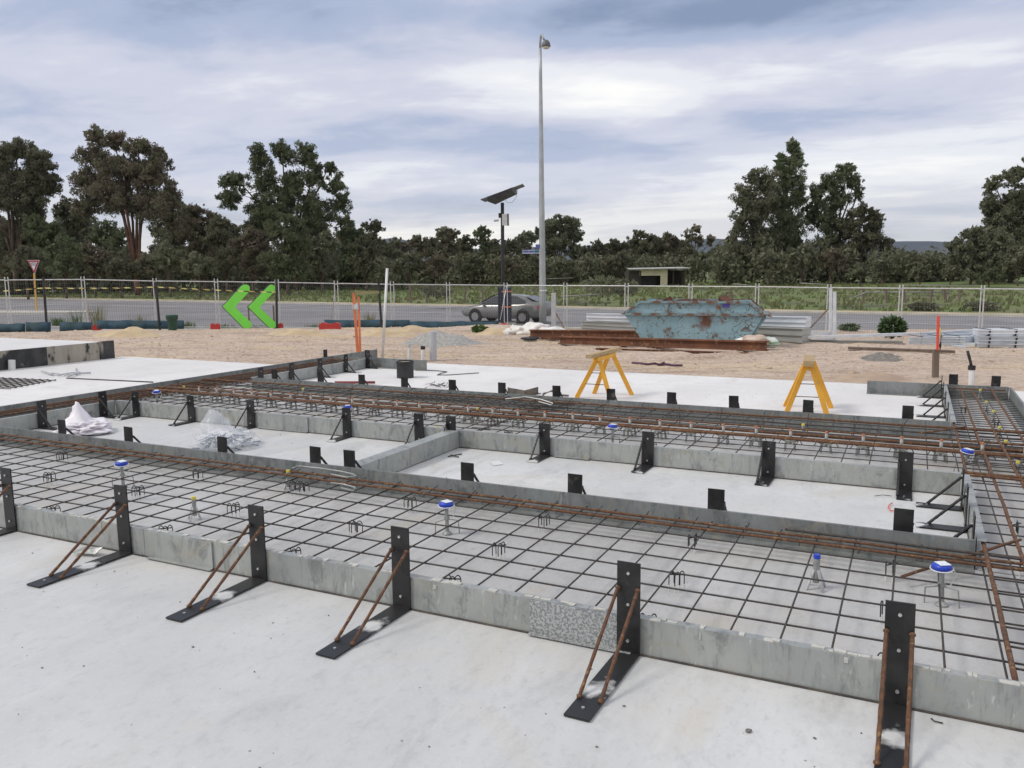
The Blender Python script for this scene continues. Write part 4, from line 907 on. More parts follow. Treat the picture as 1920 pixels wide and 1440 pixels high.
# solar camera mast
p=pd(943,607,41); p.z=zg(*UD(p)); D_=41; q=lambda x,y,dd=D_: pd(x,y,dd)-p
t=thing('camera_mast',p,'black solar-powered camera mast with a dark cabinet behind the fence','camera mast')
MB().tube([Vector((0,0,0)),q(942,380)],.085,10).build('mast_pole',M_blk,t)
M_pan=mat('panel_underside',(.16,.17,.17),(.2,.2,.2),3,.5,.3)
def slabq(pts,th,mt,nm,par):
    mb=MB(); up=Vector((0,0,th)); mb.add([v for v in pts]+[v+up for v in pts],[(3,2,1,0),(4,5,6,7),(0,1,5,4),(1,2,6,5),(2,3,7,6),(3,0,4,7)]); return mb.build(nm,mt,par)
sp=slabq([q(901,375,40.2),q(980,346,40.2),q(984,350,42),q(910,379,42)],.04,M_pan,'solar_panel',t)
slabq([q(914,369,39.9),q(961,351,39.9),q(969,356,42.2),q(929,375,42.2)],-.22,M_blk,'panel_housing',t)
MB().box(q(948,412),(.34,.25,.54),RZ).build('control_box',M_white_p,t); MB().box(q(952.5,412),(.06,.27,.56),RZ).build('box_side',M_blk,t)
cmr=MB().box(q(937,404),(.12,.16,.22),RZ).build('camera_mount',M_blk,t); MB().tube([q(926,414),q(935,413)],.05,8).build('camera',M_grey_p,t)
mb=MB(); mb.tube([q(940,448),q(930,454)],.03,6); mb.tube([q(942,448),q(951,454)],.03,6); mb.build('stay_bracket',M_blk,t)
mb=MB(); mb.tube([q(971,355),q(968,370),q(960,380),q(950,379),q(946,374)],.012,5); mb.build('cable_loop',M_grey_p,t)
cabz=pd(945,540,40.5); cab=MB(); cab.box(((q(934,540,40.4)+q(959,600,40.4))/2)+Vector((0,0,0)),(.66,.5,1.62),RZ); cab.build('cabinet',M_navy,t)
for y_ in(546.5,575.5): MB().box(q(950,y_,40.1),(.50,.04,.055),RZ).build('warning_light_strip',M_orange,t)
MB().box(Vector((0,0,.05))+q(945,610,41).cross(Vector((0,0,0))),(1.3,.7,.2),RZ).build('concrete_foot',M_kerb,t)
# grey square post with brace
p=pd(1038,616,35.5); p.z=zg(*UD(p))+.02; t=thing('steel_post',p,'grey square steel post with a thin raking brace right of the lamp','post'); tp=pd(1037,549,35.5)-p
MB().beam((0,0,-.1),(tp.x*0,tp.y*0,tp.z),.19,.12,up=UF).build('post',M_grey_p,t); MB().tube([pd(1041,585,35.5)-p,pd(1058,616,35.3)-p],.03,6).build('brace',M_timberd,t)
# car ---------------------------------------------------------------
def car():
    Dc=43.2; ctr=pd(951,601,Dc); ctr.z=-1.055
    ang=YAW-math.atan(.53)   # heading along the road, nose to the left
    t=thing('car',ctr,'grey saloon car driving left on the road behind the fence','car',rz=ang+PI)
    # local: x forward, y left
    M_carp=mat('grey_car_paint',(.22,.215,.21),(.25,.245,.235),2,.22,.4); M_glass=mat('dark_car_glass',(.03,.035,.04),None,2,.08,0,spec=.8); M_tyre=mat('tyre',(.02,.02,.02),None,4,.8); M_rim=mat('alloy_rim',(.35,.35,.36),None,4,.35,.7); M_tail=mat('tail_lamp',(.55,.04,.03),None,4,.3)
    secs=[(-2.36,.62,.42,.80),(-2.30,.78,.36,1.02),(-1.9,.86,.30,1.10),(-1.1,.89,.25,1.02),(0,.90,.24,.98),(1.0,.90,.25,.96),(1.55,.88,.27,.90),(2.1,.80,.32,.78),(2.36,.62,.40,.62)]
    mb=MB(); n=12; 
    for x,w_,zb,zt in secs:
        prof=[(-w_*.9,zb),(-w_,zb+.12),(-w_,(zb+zt)/2),(-w_*.97,zt-.10),(-w_*.86,zt),(-w_*.4,zt+.02),(w_*.4,zt+.02),(w_*.86,zt),(w_*.97,zt-.1),(w_,(zb+zt)/2),(w_,zb+.12),(w_*.9,zb)]
        mb.v+=[(x,a,b) for a,b in prof]
    for i in range(len(secs)-1):
        for j in range(n): a=i*n+j;b=i*n+(j+1)%n; mb.f.append((a,b,b+n,a+n))
    mb.f.append(tuple(range(n-1,-1,-1))); mb.f.append(tuple((len(secs)-1)*n+j for j in range(n)))
    mb.build('body',M_carp,t,smooth=True)
    # greenhouse
    gh=[(-1.95,.66,1.06,1.08),(-1.35,.66,1.0,1.34),(-.9,.64,1.0,1.43),(-.2,.62,1.0,1.47),(.4,.62,.98,1.42),(1.25,.66,.92,.96)]
    mb=MB()
    for x,w_,zb,zt in gh: mb.v+=[(x,-w_*1.25,zb-.04),(x,-w_*1.02,zb+(zt-zb)*.6),(x,-w_*.9,zt-.02),(x,-w_*.5,zt),(x,w_*.5,zt),(x,w_*.9,zt-.02),(x,w_*1.02,zb+(zt-zb)*.6),(x,w_*1.25,zb-.04)]
    n=8
    for i in range(len(gh)-1):
        for j in range(n): a=i*n+j;b=i*n+(j+1)%n; mb.f.append((a,b,b+n,a+n))
    mb.f.append(tuple(range(n-1,-1,-1))); mb.f.append(tuple((len(gh)-1)*n+j for j in range(n)))
    mb.build('roof',M_carp,t,smooth=True)
    for sgn in(-1,1):
        y0,y1=sgn*.825,sgn*.665
        for nm,P in (('front_window',[(1.0,.99),(.35,1.36),(-.33,1.40),(-.36,1.0)]),('rear_window',[(-.42,1.0),(-.40,1.40),(-.95,1.37),(-1.42,1.18),(-1.5,1.03)])):
            def yy(z): return y0+(y1-y0)*(z-.96)/.45+sgn*.012
            mb=MB(); mb.add([(x,yy(z),z) for x,z in P],[tuple(range(len(P)))]); mb.build(nm,M_glass,t)
        for x in(1.40,-1.35):
            wl=MB(); wl.tube([(x,sgn*.72,.33),(x,sgn*.915,.33)],.33,20); wl.build('wheel',M_tyre,t); 
            mb=MB(); mb.tube([(x,sgn*.9,.33),(x,sgn*.925,.33)],.21,14)
            mb.build('rim',M_rim,t)
            mb=MB(); mb.tube([(x,sgn*.80,.36),(x,sgn*.906,.36)],.385,20); mb.build('wheel_arch',M_blk,t)
        MB().box((-2.24,sgn*.66,.84),(.2,.28,.14)).build('tail_lamp',M_tail,t); MB().box((2.18,sgn*.62,.62),(.24,.26,.12)).build('headlight',M_rim,t)
        MB().box((.95,sgn*.95,1.0),(.12,.16,.10)).build('mirror',M_carp,t)
    mb=MB(); mb.add([(-2.0,-.62,1.10),(-2.0,.62,1.10),(-1.34,.56,1.36),(-1.34,-.56,1.36)],[(0,1,2,3)]); o=mb.build('rear_screen',M_glass,t); 
    for v in o.data.vertices: v.co+=Vector((-.02,0,.03))
    mb=MB(); mb.add([(1.32,-.64,.97),(1.32,.64,.97),(.42,.56,1.42),(.42,-.56,1.42)],[(0,1,2,3)]); o=mb.build('windscreen',M_glass,t)
    for v in o.data.vertices: v.co+=Vector((.03,0,.02))
    return t
car()
#SECTION MATERIALS_YARD
def skip():
    def rustblue():
        mt=bpy.data.materials.new('scratched_blue_skip_paint'); mt.use_nodes=True; t=mt.node_tree; b=t.nodes['Principled BSDF']; n=t.nodes.new; l=t.links.new
        tc=n('ShaderNodeTexCoord')
        def nz(s_,d_=5,r_=.6,st=None,dist=0):
            v=tc.outputs['Object']
            if st: mp=n('ShaderNodeMapping'); l(v,mp.inputs[0]); mp.inputs['Scale'].default_value=st; v=mp.outputs[0]
            q=n('ShaderNodeTexNoise'); q.inputs['Scale'].default_value=s_; q.inputs['Detail'].default_value=d_; q.inputs['Roughness'].default_value=r_; q.inputs['Distortion'].default_value=dist; l(v,q.inputs['Vector']); return q.outputs['Fac']
        def mr(v,a,c,x=0,y=1):
            q=n('ShaderNodeMapRange'); l(v,q.inputs[0]); q.inputs[1].default_value=a; q.inputs[2].default_value=c; q.inputs[3].default_value=x; q.inputs[4].default_value=y; return q.outputs[0]
        def mixc(f,A,B):
            q=n('ShaderNodeMix'); q.data_type='RGBA'; l(f,q.inputs[0])
            for i,v in ((6,A),(7,B)):
                if isinstance(v,tuple): q.inputs[i].default_value=(*v,1)
                else: l(v,q.inputs[i])
            return q.outputs[2]
        c=mixc(mr(nz(1.5),.35,.65),(.31,.46,.50),(.25,.40,.45))
        def am(op,x,y=None):
            q=n('ShaderNodeMath'); q.operation=op; l(x,q.inputs[0]); 
            if y is not None: q.inputs[1].default_value=y
            return q.outputs[0]
        # scratch lines: thin iso-lines of a distorted noise
        s1=am('ABSOLUTE',am('SUBTRACT',nz(2.2,3,.5,(1,1,1.6),.9),.5)); c=mixc(mr(s1,.004,.012,.9,0),c,(.11,.07,.045))
        s2=am('ABSOLUTE',am('SUBTRACT',nz(4.5,3,.5,(1.4,1,.8),.6),.52)); c=mixc(mr(s2,.003,.010,.8,0),c,(.16,.10,.06))
        c=mixc(mr(nz(2.6,6,.65,(1,1,1.2)),.60,.68),c,(.17,.085,.04)); c=mixc(mr(nz(9,4,.6),.66,.72),c,(.13,.06,.03))
        # solid rust patch in the middle of the side
        vd=n('ShaderNodeVectorMath'); vd.operation='DISTANCE'; l(tc.outputs['Object'],vd.inputs[0]); vd.inputs[1].default_value=(.25,-.75,.66)
        ad=n('ShaderNodeMath'); ad.operation='MULTIPLY_ADD'; l(nz(5,8,.7),ad.inputs[0]); ad.inputs[1].default_value=.55; l(vd.outputs['Value'],ad.inputs[2])
        c=mixc(mr(ad.outputs[0],.36,.52,1,0),c,(.15,.06,.03))
        l(c,b.inputs['Base Color']); b.inputs['Roughness'].default_value=.6; return mt
    M_sk=rustblue(); M_rim_=mat('rusty_skip_rim',(.20,.30,.32),(.16,.08,.045),5,.75,lo=.42,hi=.58)
    M_in=mat('skip_inside_rust',(.12,.05,.03),(.08,.035,.025),3,.85)
    D_=19.9; p=pd(1305,640,D_); p.z=zg(*UD(p))
    t=thing('skip_bin',p,'battered blue steel skip bin with rust patches behind the beams','skip bin',rz=YAW-.30)
    # local x length, y=-.78 near side
    z1,z2=.80,1.08
    xb0,xb1=-1.10,1.12; xr0,xr1=-1.62,1.55; xt0,xt1=-1.24,1.22; hw=.75
    mb=MB(); 
    mb.add([(xb0,-hw+.05,.03),(xb1,-hw+.05,.03),(xr1,-hw,z1),(xr0,-hw,z1),(xb0,hw-.05,.03),(xb1,hw-.05,.03),(xr1,hw,z1),(xr0,hw,z1)],[(0,1,2,3),(5,4,7,6),(1,5,6,2),(4,0,3,7),(0,4,5,1)])
    bd=mb.build('hopper',M_sk,t)
    for sg in(-1,1):
        y=sg*hw
        mb=MB(); mb.prism([(xr0+.06,z1+.02),(xr1-.06,z1+.02),(xt1,z2),(xt0,z2)],y-.01,y+.01); mb.build('side_board',M_sk,t)
        mb=MB()
        mb.beam((xr0,y-.03*1,z1),(xr1,y-.03,z1),.07,.055); 
        yy=y+sg*.035
        mb.beam((xt0,yy,z2),(xt1,yy,z2),.07,.05); mb.beam((xr0+.02,yy,z1+.03),(xt0,yy,z2),.05,.05,up=(0,1,0)); mb.beam((xr1-.02,yy,z1+.03),(xt1,yy,z2),.05,.05,up=(0,1,0))
        for xx in(-.62,.55): mb.beam((xx,yy,z1),(xx,yy,z2),.09,.05,up=(0,1,0))
        mb.build('rail_frame',M_rim_,t)
        mb=MB(); mb.tube([(-.5,yy,.35),(-.5,yy+sg*.08,.35)],.05,10); mb.tube([(.5,yy,.35),(.5,yy+sg*.08,.35)],.05,10); mb.build('lifting_lug',M_rim_,t)
    mb=MB(); mb.beam((xr1+.03,-hw-.02,z1),(xr1+.03,hw+.02,z1),.16,.03); mb.add([(xr1+.1,-hw,z1+.0),(xr1+.1,hw,z1),(xt1-.1,hw,z2-.02),(xt1-.1,-hw,z2-.02)],[(0,1,2,3),(3,2,1,0)]) if False else None
    mb.beam((xr1+.12,-hw,z1-.03),(xr1+.12,hw,z1-.03),.10,.02); mb.beam((xr0-.02,-hw,z1),(xr0-.02,hw,z1),.09,.03); mb.build('end_lip',M_rim_,t)
    mb=MB()
    for k in range(5):
        y=-.6+k*.3; mb.beam((xb1+.03,y,.06),(xr1+.03,y,z1-.06),.05,.02,up=(0,1,0))
    mb.build('end_ribs',M_sk,t)
    rs=random.Random(5); mb=MB(); mb.box((0,0,.83),(2.3,1.3,.16)); 
    for k in range(26): mb.box((rs.uniform(-1.1,1.1),rs.uniform(-.6,.6),rs.uniform(.85,1.02)),(rs.uniform(.1,.5),rs.uniform(.1,.3),rs.uniform(.05,.2)),Matrix.Rotation(rs.uniform(0,3),3,(rs.random(),rs.random(),1)))
    mb.build('rubble',M_in,t)
    MB().box((.72,-hw-.05,z1+.21),(.16,.02,.08)).build('number_plate',mat('violet_plate',(.06,.04,.22),None,3,.6),t)
skip()
# rusty I-beams
def ibeam(name,p,q,h,w_,mt,label,cat='steel beam',group=None,tk=.03):
    p=Vector(p);q=Vector(q); c=(p+q)/2; mb=MB(); mb.beam(p-c,q-c,.02,h-.02); u=Vector((0,0,h/2-tk/2)); mb.beam(p-c+u,q-c+u,w_,tk); mb.beam(p-c-u,q-c-u,w_,tk); o=mb.build(name,mt); o.location=c; return tag(o,label,cat,group)
def lay(px1,py1,px2,py2,h,D1=None,D2=None):
    a=gt(px1,py1,12,40) if D1 is None else pd(px1,py1,D1); b=gt(px2,py2,12,40) if D2 is None else pd(px2,py2,D2); return a+Vector((0,0,h/2)),b+Vector((0,0,h/2))
a,b=lay(1050,646,1437,660,.20); ibeam('steel_beam',a+Vector((0,0,.02)),b+Vector((0,0,.02)),.2,.14,M_rbeam,'rusty I-beam at the front of the pair, reaching farthest right','steel beam','rusty beams in front of the skip')
a,b=lay(995,640,1400,650,.20); a+=UF*.35+Vector((0,0,.10)); b+=UF*.35+Vector((0,0,.13)); ibeam('steel_beam',a,b,.21,.14,M_rbeam,'rusty I-beam raised behind the front one, nearest the white bags','steel beam','rusty beams in front of the skip')
ibeam('steel_beam',a+UF*.3+UR*.3-Vector((0,0,.1)),b+UF*.3-UR*.1-Vector((0,0,.1)),.21,.14,M_rbeam,'rusty I-beam at the very back against the skip','steel beam','rusty beams in front of the skip')
a,b=lay(1120,655,1400,664,.03); ibeam('steel_plate_bar',a,b,.025,.12,M_rbeam,'flat rusty bar on the gravel in front of the beams','steel bar')
# galvanised boxes behind skip
M_gbox=mat('bright_galvanised_section',(.74,.77,.80),(.58,.61,.65),1.2,.38,.2,stretch=(1,1,3)); M_gboxd=mat('dull_galvanised_section',(.34,.34,.31),(.42,.42,.40),1.4,.5,.25,stretch=(1,1,3))
def boxrun(x1,yt1,yb1,D1,x2,yt2,yb2,D2,w_,mt,label,name='steel_section',n=2,group='galvanised steel sections stacked in the yard'):
    A=pd(x1,yt1,D1);A2=pd(x1,yb1,D1);B=pd(x2,yt2,D2);B2=pd(x2,yb2,D2); h1=A.z-A2.z; h2=B.z-B2.z; c=(A+B)/2; t=thing(name,(c.x,c.y,min(A2.z,B2.z)),label,'steel section',group); o=t.location
    dn=(B-A).cross(Vector((0,0,1))).normalized()
    if dn.dot(UF)<0: dn=-dn
    for k in range(n):
        ha,hb=h1/n,h2/n; a0=A2+Vector((0,0,ha*k));b0=B2+Vector((0,0,hb*k)); vs=[]
        for P,hh in((a0,ha),(b0,hb)):
            vs+=[P+dn*.002*k,P+dn*w_,P+dn*w_+Vector((0,0,hh*.96)),P+dn*.002*k+Vector((0,0,hh*.96))]
        mb=MB(); mb.add([v-Vector(o) for v in vs],[(0,3,2,1),(4,5,6,7),(0,1,5,4),(1,2,6,5),(2,3,7,6),(3,0,4,7)])
        # turned lip along the top
        a1=a0+Vector((0,0,ha*.96))-dn*.02-Vector(o); b1=b0+Vector((0,0,hb*.96))-dn*.02-Vector(o); mb.beam(a1,b1,.035,.02)
        mb.build('section_length',mt,t)
    return t
boxrun(1090,602,619,25,1503,616,654,20.3,.5,M_gboxd,'dull lower stack of galvanised sections passing behind the skip',n=3)
boxrun(1100,588,601,24.8,1511,594.5,614,20.6,.35,M_gbox,'bright upper stack of galvanised sections passing behind the skip',n=2)
boxrun(1505,637,652,21.0,1692,639,651,20.0,.25,M_gboxd,'low grey sections lying right of the skip',n=1)
# white portal frame pieces
for i,(x,yt,yb,xl,yh,lb) in enumerate([(1557.5,541,626,1506,621,'taller white steel L-frame standing right of the skip'),(1565,547,634,1505,630,'slightly shorter white steel L-frame in front of the taller one')]):
    D_=21.6-.35*i; p=pd(x,yb,D_); t=thing('portal_frame',p,lb,'steel frame','white steel frames leaning by the sections')
    MB().beam((0,0,-.06),pd(x,yt,D_)-p,.07,.05,up=UF).build('upright',M_white,t); MB().beam((0,0,0),pd(xl,yh,D_)-p,.05,.09).build('bottom_rail',M_white,t)
a=pd(1517,617,21.3); b=pd(1552,580,21.4); wirething('prop_bar',[a,b],.02,M_timberd,'dark raking bar propping the white frames','prop')
a=pd(1495,633,20.6); b=pd(1720,626,20.8); o=MB().beam(a-(a+b)/2,b-(a+b)/2,.12,.07).build('white_channel',M_white); o.location=(a+b)/2; tag(o,'long thin white channel lying across towards the purlins','steel channel')
# purlin stacks
def stack(x0,x1,yt,yb,D0,D1,nr,mt,label,bands,w_=.7,dx=0):
    t=boxrun(x0,yt[0],yb[0],D0,x1,yt[1],yb[1],D1,w_,mt,label,'purlin_stack',nr,'bundles of galvanised purlins')
    o=Vector(t.location)
    for f_ in bands:
        x=x0+(x1-x0)*f_; D_=D0+(D1-D0)*f_-.03; mb=MB(); a=pd(x+4,yt[0]+(yt[1]-yt[0])*f_-1,D_)-o; b=pd(x,yb[0]+(yb[1]-yb[0])*f_+2,D_)-o; mb.beam(a,b,.03,.012,up=UF); mb.beam(a,a+UF*w_,.03,.012); mb.build('strap',M_blk,t)
    return t
M_purl=mat('new_galvanised_purlin',(.66,.70,.74),(.50,.54,.60),2.5,.35,.35,stretch=(1,1,6))
stack(1704,1812,(633,631),(648,650),19.8,18.6,6,M_purl,'bundle of many thin purlins with pale ends, left one',(.2,.55,.85),.7)
stack(1724,1830,(624,618),(632,630),20.2,19.2,2,M_purl,'upper loose layer of purlins on the left bundle',(),.6)
stack(1832,2010,(619,618),(630,631),18.4,17.8,2,M_white,'top bundle of white purlins strapped in black at the right',(.12,.4),.6)
stack(1832,2010,(631,632),(651,654),18.3,17.7,3,M_purl,'lower bundle of purlins on timber bearers at the right',(.12,.4),.7)
for i,x in enumerate((1840,1882)):
    p=pd(x,656,18.0); o=MB().box((0,0,0),(.10,.8,.07),RZ).build('bearer',M_timber); o.location=p+UF*.3; tag(o,'short pale timber bearer under the right purlin bundle, %s'%('left one' if i==0 else 'right one'),'timber bearer')
a,b=lay(1590,655,1790,662,.05); ibeam('timber_batten',a,b,.05,.1,M_timberd,'dark batten on the sand in front of the left purlins','timber batten')
bx_=MB(); p=pd(1815,655,18.6); bx_.box((0,0,.0),(.5,.5,.16),RZ); bx_.box((.1,0,.1),(.3,.3,.1),RZ@Matrix.Rotation(.4,3,'Z')); o=bx_.build('tarp_bundle',M_grey_p); o.location=p; tag(o,'grey crumpled bundle at the gap between purlin stacks','bundle')
# crumpled bags
def bag(name,c,size,mt,label,seed=1,cat='plastic bag',sub=4,amp=.35,peak=None,fr=3.0):
    import bmesh
    bm=bmesh.new(); bmesh.ops.create_icosphere(bm,subdivisions=sub,radius=1)
    for v in bm.verts:
        d=v.co.normalized(); n=NZ.noise(d*1.6+Vector((seed,0,0)))*amp + (.32-abs(NZ.noise(d*fr*.8+Vector((0,seed,0)))))*amp*.9 + (.3-abs(NZ.noise(d*fr*1.6+Vector((0,seed,5)))))*amp*.45+ (.3-abs(NZ.noise(d*fr*3.4+Vector((3,seed,5)))))*amp*.12
        r=1+n-.15
        v.co=Vector((d.x*r*size[0]/2,d.y*r*size[1]/2,max(0,(d.z*r*.5+.42))*size[2]))
        if peak and d.z>.2:
            k=max(0,1-((d.x-peak[0])**2+(d.y-peak[1])**2)/peak[2]**2); v.co.z+=peak[3]*k**1.5
    me=bpy.data.meshes.new(name); bm.to_mesh(me); bm.free(); me.materials.append(mt); me.polygons.foreach_set('use_smooth',[True]*len(me.polygons))
    o=bpy.data.objects.new(name,me); COL.objects.link(o); o.location=c; o.rotation_euler=(0,0,YAW); return tag(o,label,cat)
M_pinkbag=mat('pinkish_white_plastic',(.84,.80,.82),(.79,.74,.77),4,.42,0,.5)
def clearmat():
    mt=bpy.data.materials.new('clear_plastic_film'); mt.use_nodes=True; b=mt.node_tree.nodes['Principled BSDF']; b.inputs['Base Color'].default_value=(.85,.87,.9,1); b.inputs['Roughness'].default_value=.22; b.inputs['Transmission Weight'].default_value=.0; b.inputs['Alpha'].default_value=.30; return mt
M_clear=clearmat()
p=gp(157,812); bag('plastic_bag',(p.x,p.y,0),(.58,.50,.14),M_pinkbag,'crumpled pinkish white plastic bag in the left pocket',3,peak=(-.25,0,.50,.22),amp=.55,sub=5)
p=gp(422,838); bag('clear_bag',(p.x,p.y,0),(.52,.55,.22),M_clear,'clear plastic bag of small plastic parts in the left pocket',9,peak=(-.3,.1,.6,.14),amp=.6,sub=5)
rs=random.Random(11); mb=MB()
for k in range(70):
    a=Vector((rs.gauss(0,.12),rs.gauss(0,.12),rs.uniform(.01,.10))); v=Vector((rs.gauss(0,1),rs.gauss(0,1),rs.gauss(0,.4))).normalized()*.035; mb.tube([a-v,a+v],.007,5)
o=mb.build('plastic_parts',mat('blue_grey_plastic',(.16,.18,.24),(.3,.32,.36),20,.5)); o.location=(p.x,p.y,0.0); tag(o,'heap of small blue-grey plastic parts inside the clear bag','plastic parts')
M_wbag=mat('white_woven_bag',(.78,.76,.72),(.66,.63,.58),4,.6,0,.4)
for i,(x,y,sx_,sz,lb,sd_) in enumerate([(975,629,.75,.36,'white bulk bag with a handle loop, left of the heap',2),(1003,629,.9,.42,'middle white crumpled bulk bag below the lamp pole',6),(1035,630,.9,.30,'low white bulk bag nearest the grey post',8)]):
    p=gt(x,y+2,12,50); k=UD(p)[1]/20; bag('bulk_bag',p,(sx_*k,.8,sz*k*.9),M_wbag,lb,sd_,'bulk bag',3,.5)
M_cem=mat('cement_bag_paper',(.46,.33,.25),(.6,.52,.44),3,.85,0,.2,stretch=(1,1,14)); M_stripe=mat('green_striped_bag',(.62,.66,.6),(.08,.28,.10),.5,.7,stretch=(.3,.3,16),lo=.48,hi=.52)
for i,(x,y,mt,sx_,sz,lb) in enumerate([(1417,650,M_cem,.62,.30,'brown paper cement bags slumped at the right end of the beams'),(1440,652,M_stripe,.5,.27,'white and green striped sack beside the cement bags'),(1398,648,M_wbag,.5,.22,'white sack edge between the beams and the skip')]):
    p=pd(x,y,17.8+.2*i); bag('sack',p,(sx_,.5,sz),mt,lb,20+i,'sack',3,.25)
# black lid disc
p=gt(994,640,12,40); o=MB().lathe((0,0,0),[(.24,0),(.27,.01),(.27,.04),(.2,.055)],24).build('round_lid',M_blk); o.location=p+Vector((0,0,.06)); tag(o,'round black lid lying on a pale block before the beams','lid')
o=MB().box((0,0,0),(.38,.3,.06),RZ).build('paving_block',M_kerb); o.location=p+Vector((0,0,.02)); tag(o,'pale block under the round black lid','block')
# gravel heaps
def heap(px,py,rx,ry,h,mt,label,seed):
    p=gt(px,py,10,50); mb=MB(); n=26; vs=[];fs=[]
    for j in range(n+1):
        for i in range(n+1):
            a=-1+2*i/n;b=-1+2*j/n; r=min(1,math.hypot(a,b)); z=h*(math.cos(r*PI)*.5+.5)*(1+.5*NZ.noise(Vector((a*3,b*3,seed))))+.03*NZ.noise(Vector((a*9,b*9,seed)))*(1-r)
            vs.append(RZ@Vector((a*rx,b*ry,z-.02)))
    for j in range(n):
        for i in range(n): fs.append((j*(n+1)+i,j*(n+1)+i+1,(j+1)*(n+1)+i+1,(j+1)*(n+1)+i))
    mb.add(vs,fs); o=mb.build('gravel_heap',mt,smooth=True); o.location=Vector(p)-Vector((0,0,.06)); return tag(o,label,'heap')
M_grav=mat('pale_grey_gravel',(.42,.41,.38),(.30,.29,.27),14,.9,0,1.0,6); M_gravd=mat('dark_gravel',(.16,.15,.14),(.28,.25,.21),16,.9,0,1,6); M_sandy=mat('yellow_sand',(.56,.44,.28),(.46,.35,.22),3,.95,0,.6); M_dirt=mat('brown_dirt',(.44,.33,.24),(.36,.27,.20),4,.95,0,.8)
heap(830,646,1.6,1.0,.42,M_grav,'pale grey gravel heap behind the thick riser pipe',1)
heap(1653,668,.65,.5,.13,M_gravd,'low dark gravel patch before the leafy shrub',2)
heap(1630,708,1.25,.6,.14,M_dirt,'brown dirt mound beyond the right sawhorse',3)
heap(1600,700,.25,.2,.12,M_dirt,'small dark clod pile on the dirt mound',8)
for i,(x,y,lb) in enumerate([(935,627,'sand mound below the dark cabinet'),(712,628,'sand mound between the orange pickets and white pole'),(780,622,'yellow sand bank behind the gravel heap'),(240,628,'sand bank left of the green bin'),(560,628,'sand ridge right of the green arrows')]): heap(x,y,1.7,.8,.28,M_sandy,lb,10+i)
# small debris on slabs
p=gp(1090,0) if False else None
wirething('rope',[pd(x,y,UD(gt(x,y,10,40))[1]) for x,y in [(1185,680),(1200,681),(1215,683),(1228,681),(1236,684),(1246,679),(1240,684),(1250,683),(1262,685),(1280,685)]],.02,mat('purple_rope',(.10,.04,.09),(.14,.07,.12),20,.9),'tangled purple rope on the gravel between the sawhorses','rope')
wirething('bent_bar',[g(779,694),g(800,694.5),g(820,695),g(838,697),g(826,700),g(820,703),g(840,703),g(870,701),g(898,699)],.007,M_rebar,'zigzag bent bar lying right of the black drum','bent bar')
wirething('red_pipe',[g(628,717,.03),g(703,717,.03)],.02,mat('red_oxide_pipe',(.22,.04,.04),None,4,.6),'red oxide pipe on the slab behind the far form','pipe')
wirething('bent_bar',[g(125,709),g(287,716.5)],.010,M_rebar,'straight dark bar lying on the left slab','bar')
wirething('steel_scrap',[g(840,856),g(866,851)],.006,M_rebar,'small T-shaped steel scrap in the right pocket','scrap')
wirething('steel_scrap',[g(845,853),g(860,857)],.005,M_rebar,'cross piece of the steel scrap in the right pocket','scrap')
wirething('red_string',[g(1673,943),g(1668,946),g(1665,951),g(1670,957),g(1678,958)],.0035,M_redp,'small curl of red string in the right pocket','string')
wirething('wire_bit',[g(1640,930),g(1655,928),g(1672,930)],.0025,M_rebar,'thin curved wire bit in the right pocket','wire')
wirething('wire_bit',[g(1746,1347,.004),g(1752,1352,.006),g(1768,1356,.004)],.0025,M_rebar,'small twisted wire bit right of the biggest bracket','wire')
o=MB().add([Vector(g(918,866,.01)),Vector(g(925,873,.006)),Vector(g(943,870,.006)),Vector(g(934,864,.012))],[(0,1,2,3)]).build('paper_scrap',M_white_p); o.modifiers.new('s','SOLIDIFY').thickness=.003; tag(o,'torn scrap of white paper in the right pocket','paper')
M_offc=mat('dull_dark_steel',(.07,.07,.065),(.16,.13,.10),8,.6,.3)
def anglebit(name,a,b,h,mt,label,z=.006):
    a=Vector(a);b=Vector(b);c=(a+b)/2; mb=MB(); mb.beam(a-c+Vector((0,0,h/2)),b-c+Vector((0,0,h/2)),.006,h); o=mb.build(name,mt); o.location=c; return tag(o,label,'steel offcut')
vo=(gp(952,739)+gp(1009,738))/2; mb=MB(); A_,B_,C2_=[gp(*q)-vo for q in((952,739),(984,745),(1009,738))]
for P_,Q_ in((A_,B_),(B_,C2_)): mb.beam(P_+Vector((0,0,.045)),Q_+Vector((0,0,.045)),.006,.09); mb.beam(P_+Vector((0,.03,.003)),Q_+Vector((0,.03,.003)),.06,.006)
o=mb.build('steel_offcut',M_offc); o.location=vo; tag(o,'V-shaped dark steel offcut standing behind the far form','steel offcut')
wirething('rusty_clamp',[g(1018,742,.02),g(1020,738,.09),g(1035,733,.12),g(1045,737,.08),g(1050,741,.05),g(1066,742,.05)],.014,M_gravd,'dull bent pipe clamp behind the far form','clamp')
# grey sheet offcut front left
a=[g(136,1036,.02),g(178,1039,.02),g(192,1026,.05),g(158,1024,.03)]
o=MB().add([Vector(v) for v in a],[(0,1,2,3)]).build('sheet_offcut',M_galv); o.modifiers.new('s','SOLIDIFY').thickness=.004; tag(o,'loose bent grey steel offcut on the slab by the second bracket','steel offcut')
# wire tangle by far form
rs=random.Random(2); mb=MB(); c=gp(820,726)
for k in range(16):
    a=Vector((rs.gauss(0,.1),rs.gauss(0,.08),.01)); mb.tube([a,a+Vector((rs.gauss(0,.06),rs.gauss(0,.05),rs.uniform(.01,.06))),a+Vector((rs.gauss(0,.1),rs.gauss(0,.05),.01))],.003,4)
o=mb.build('wire_tangle',M_rebar); o.location=(c.x,c.y,0); tag(o,'small tangle of tie wire behind the far form left of centre','wire tangle')
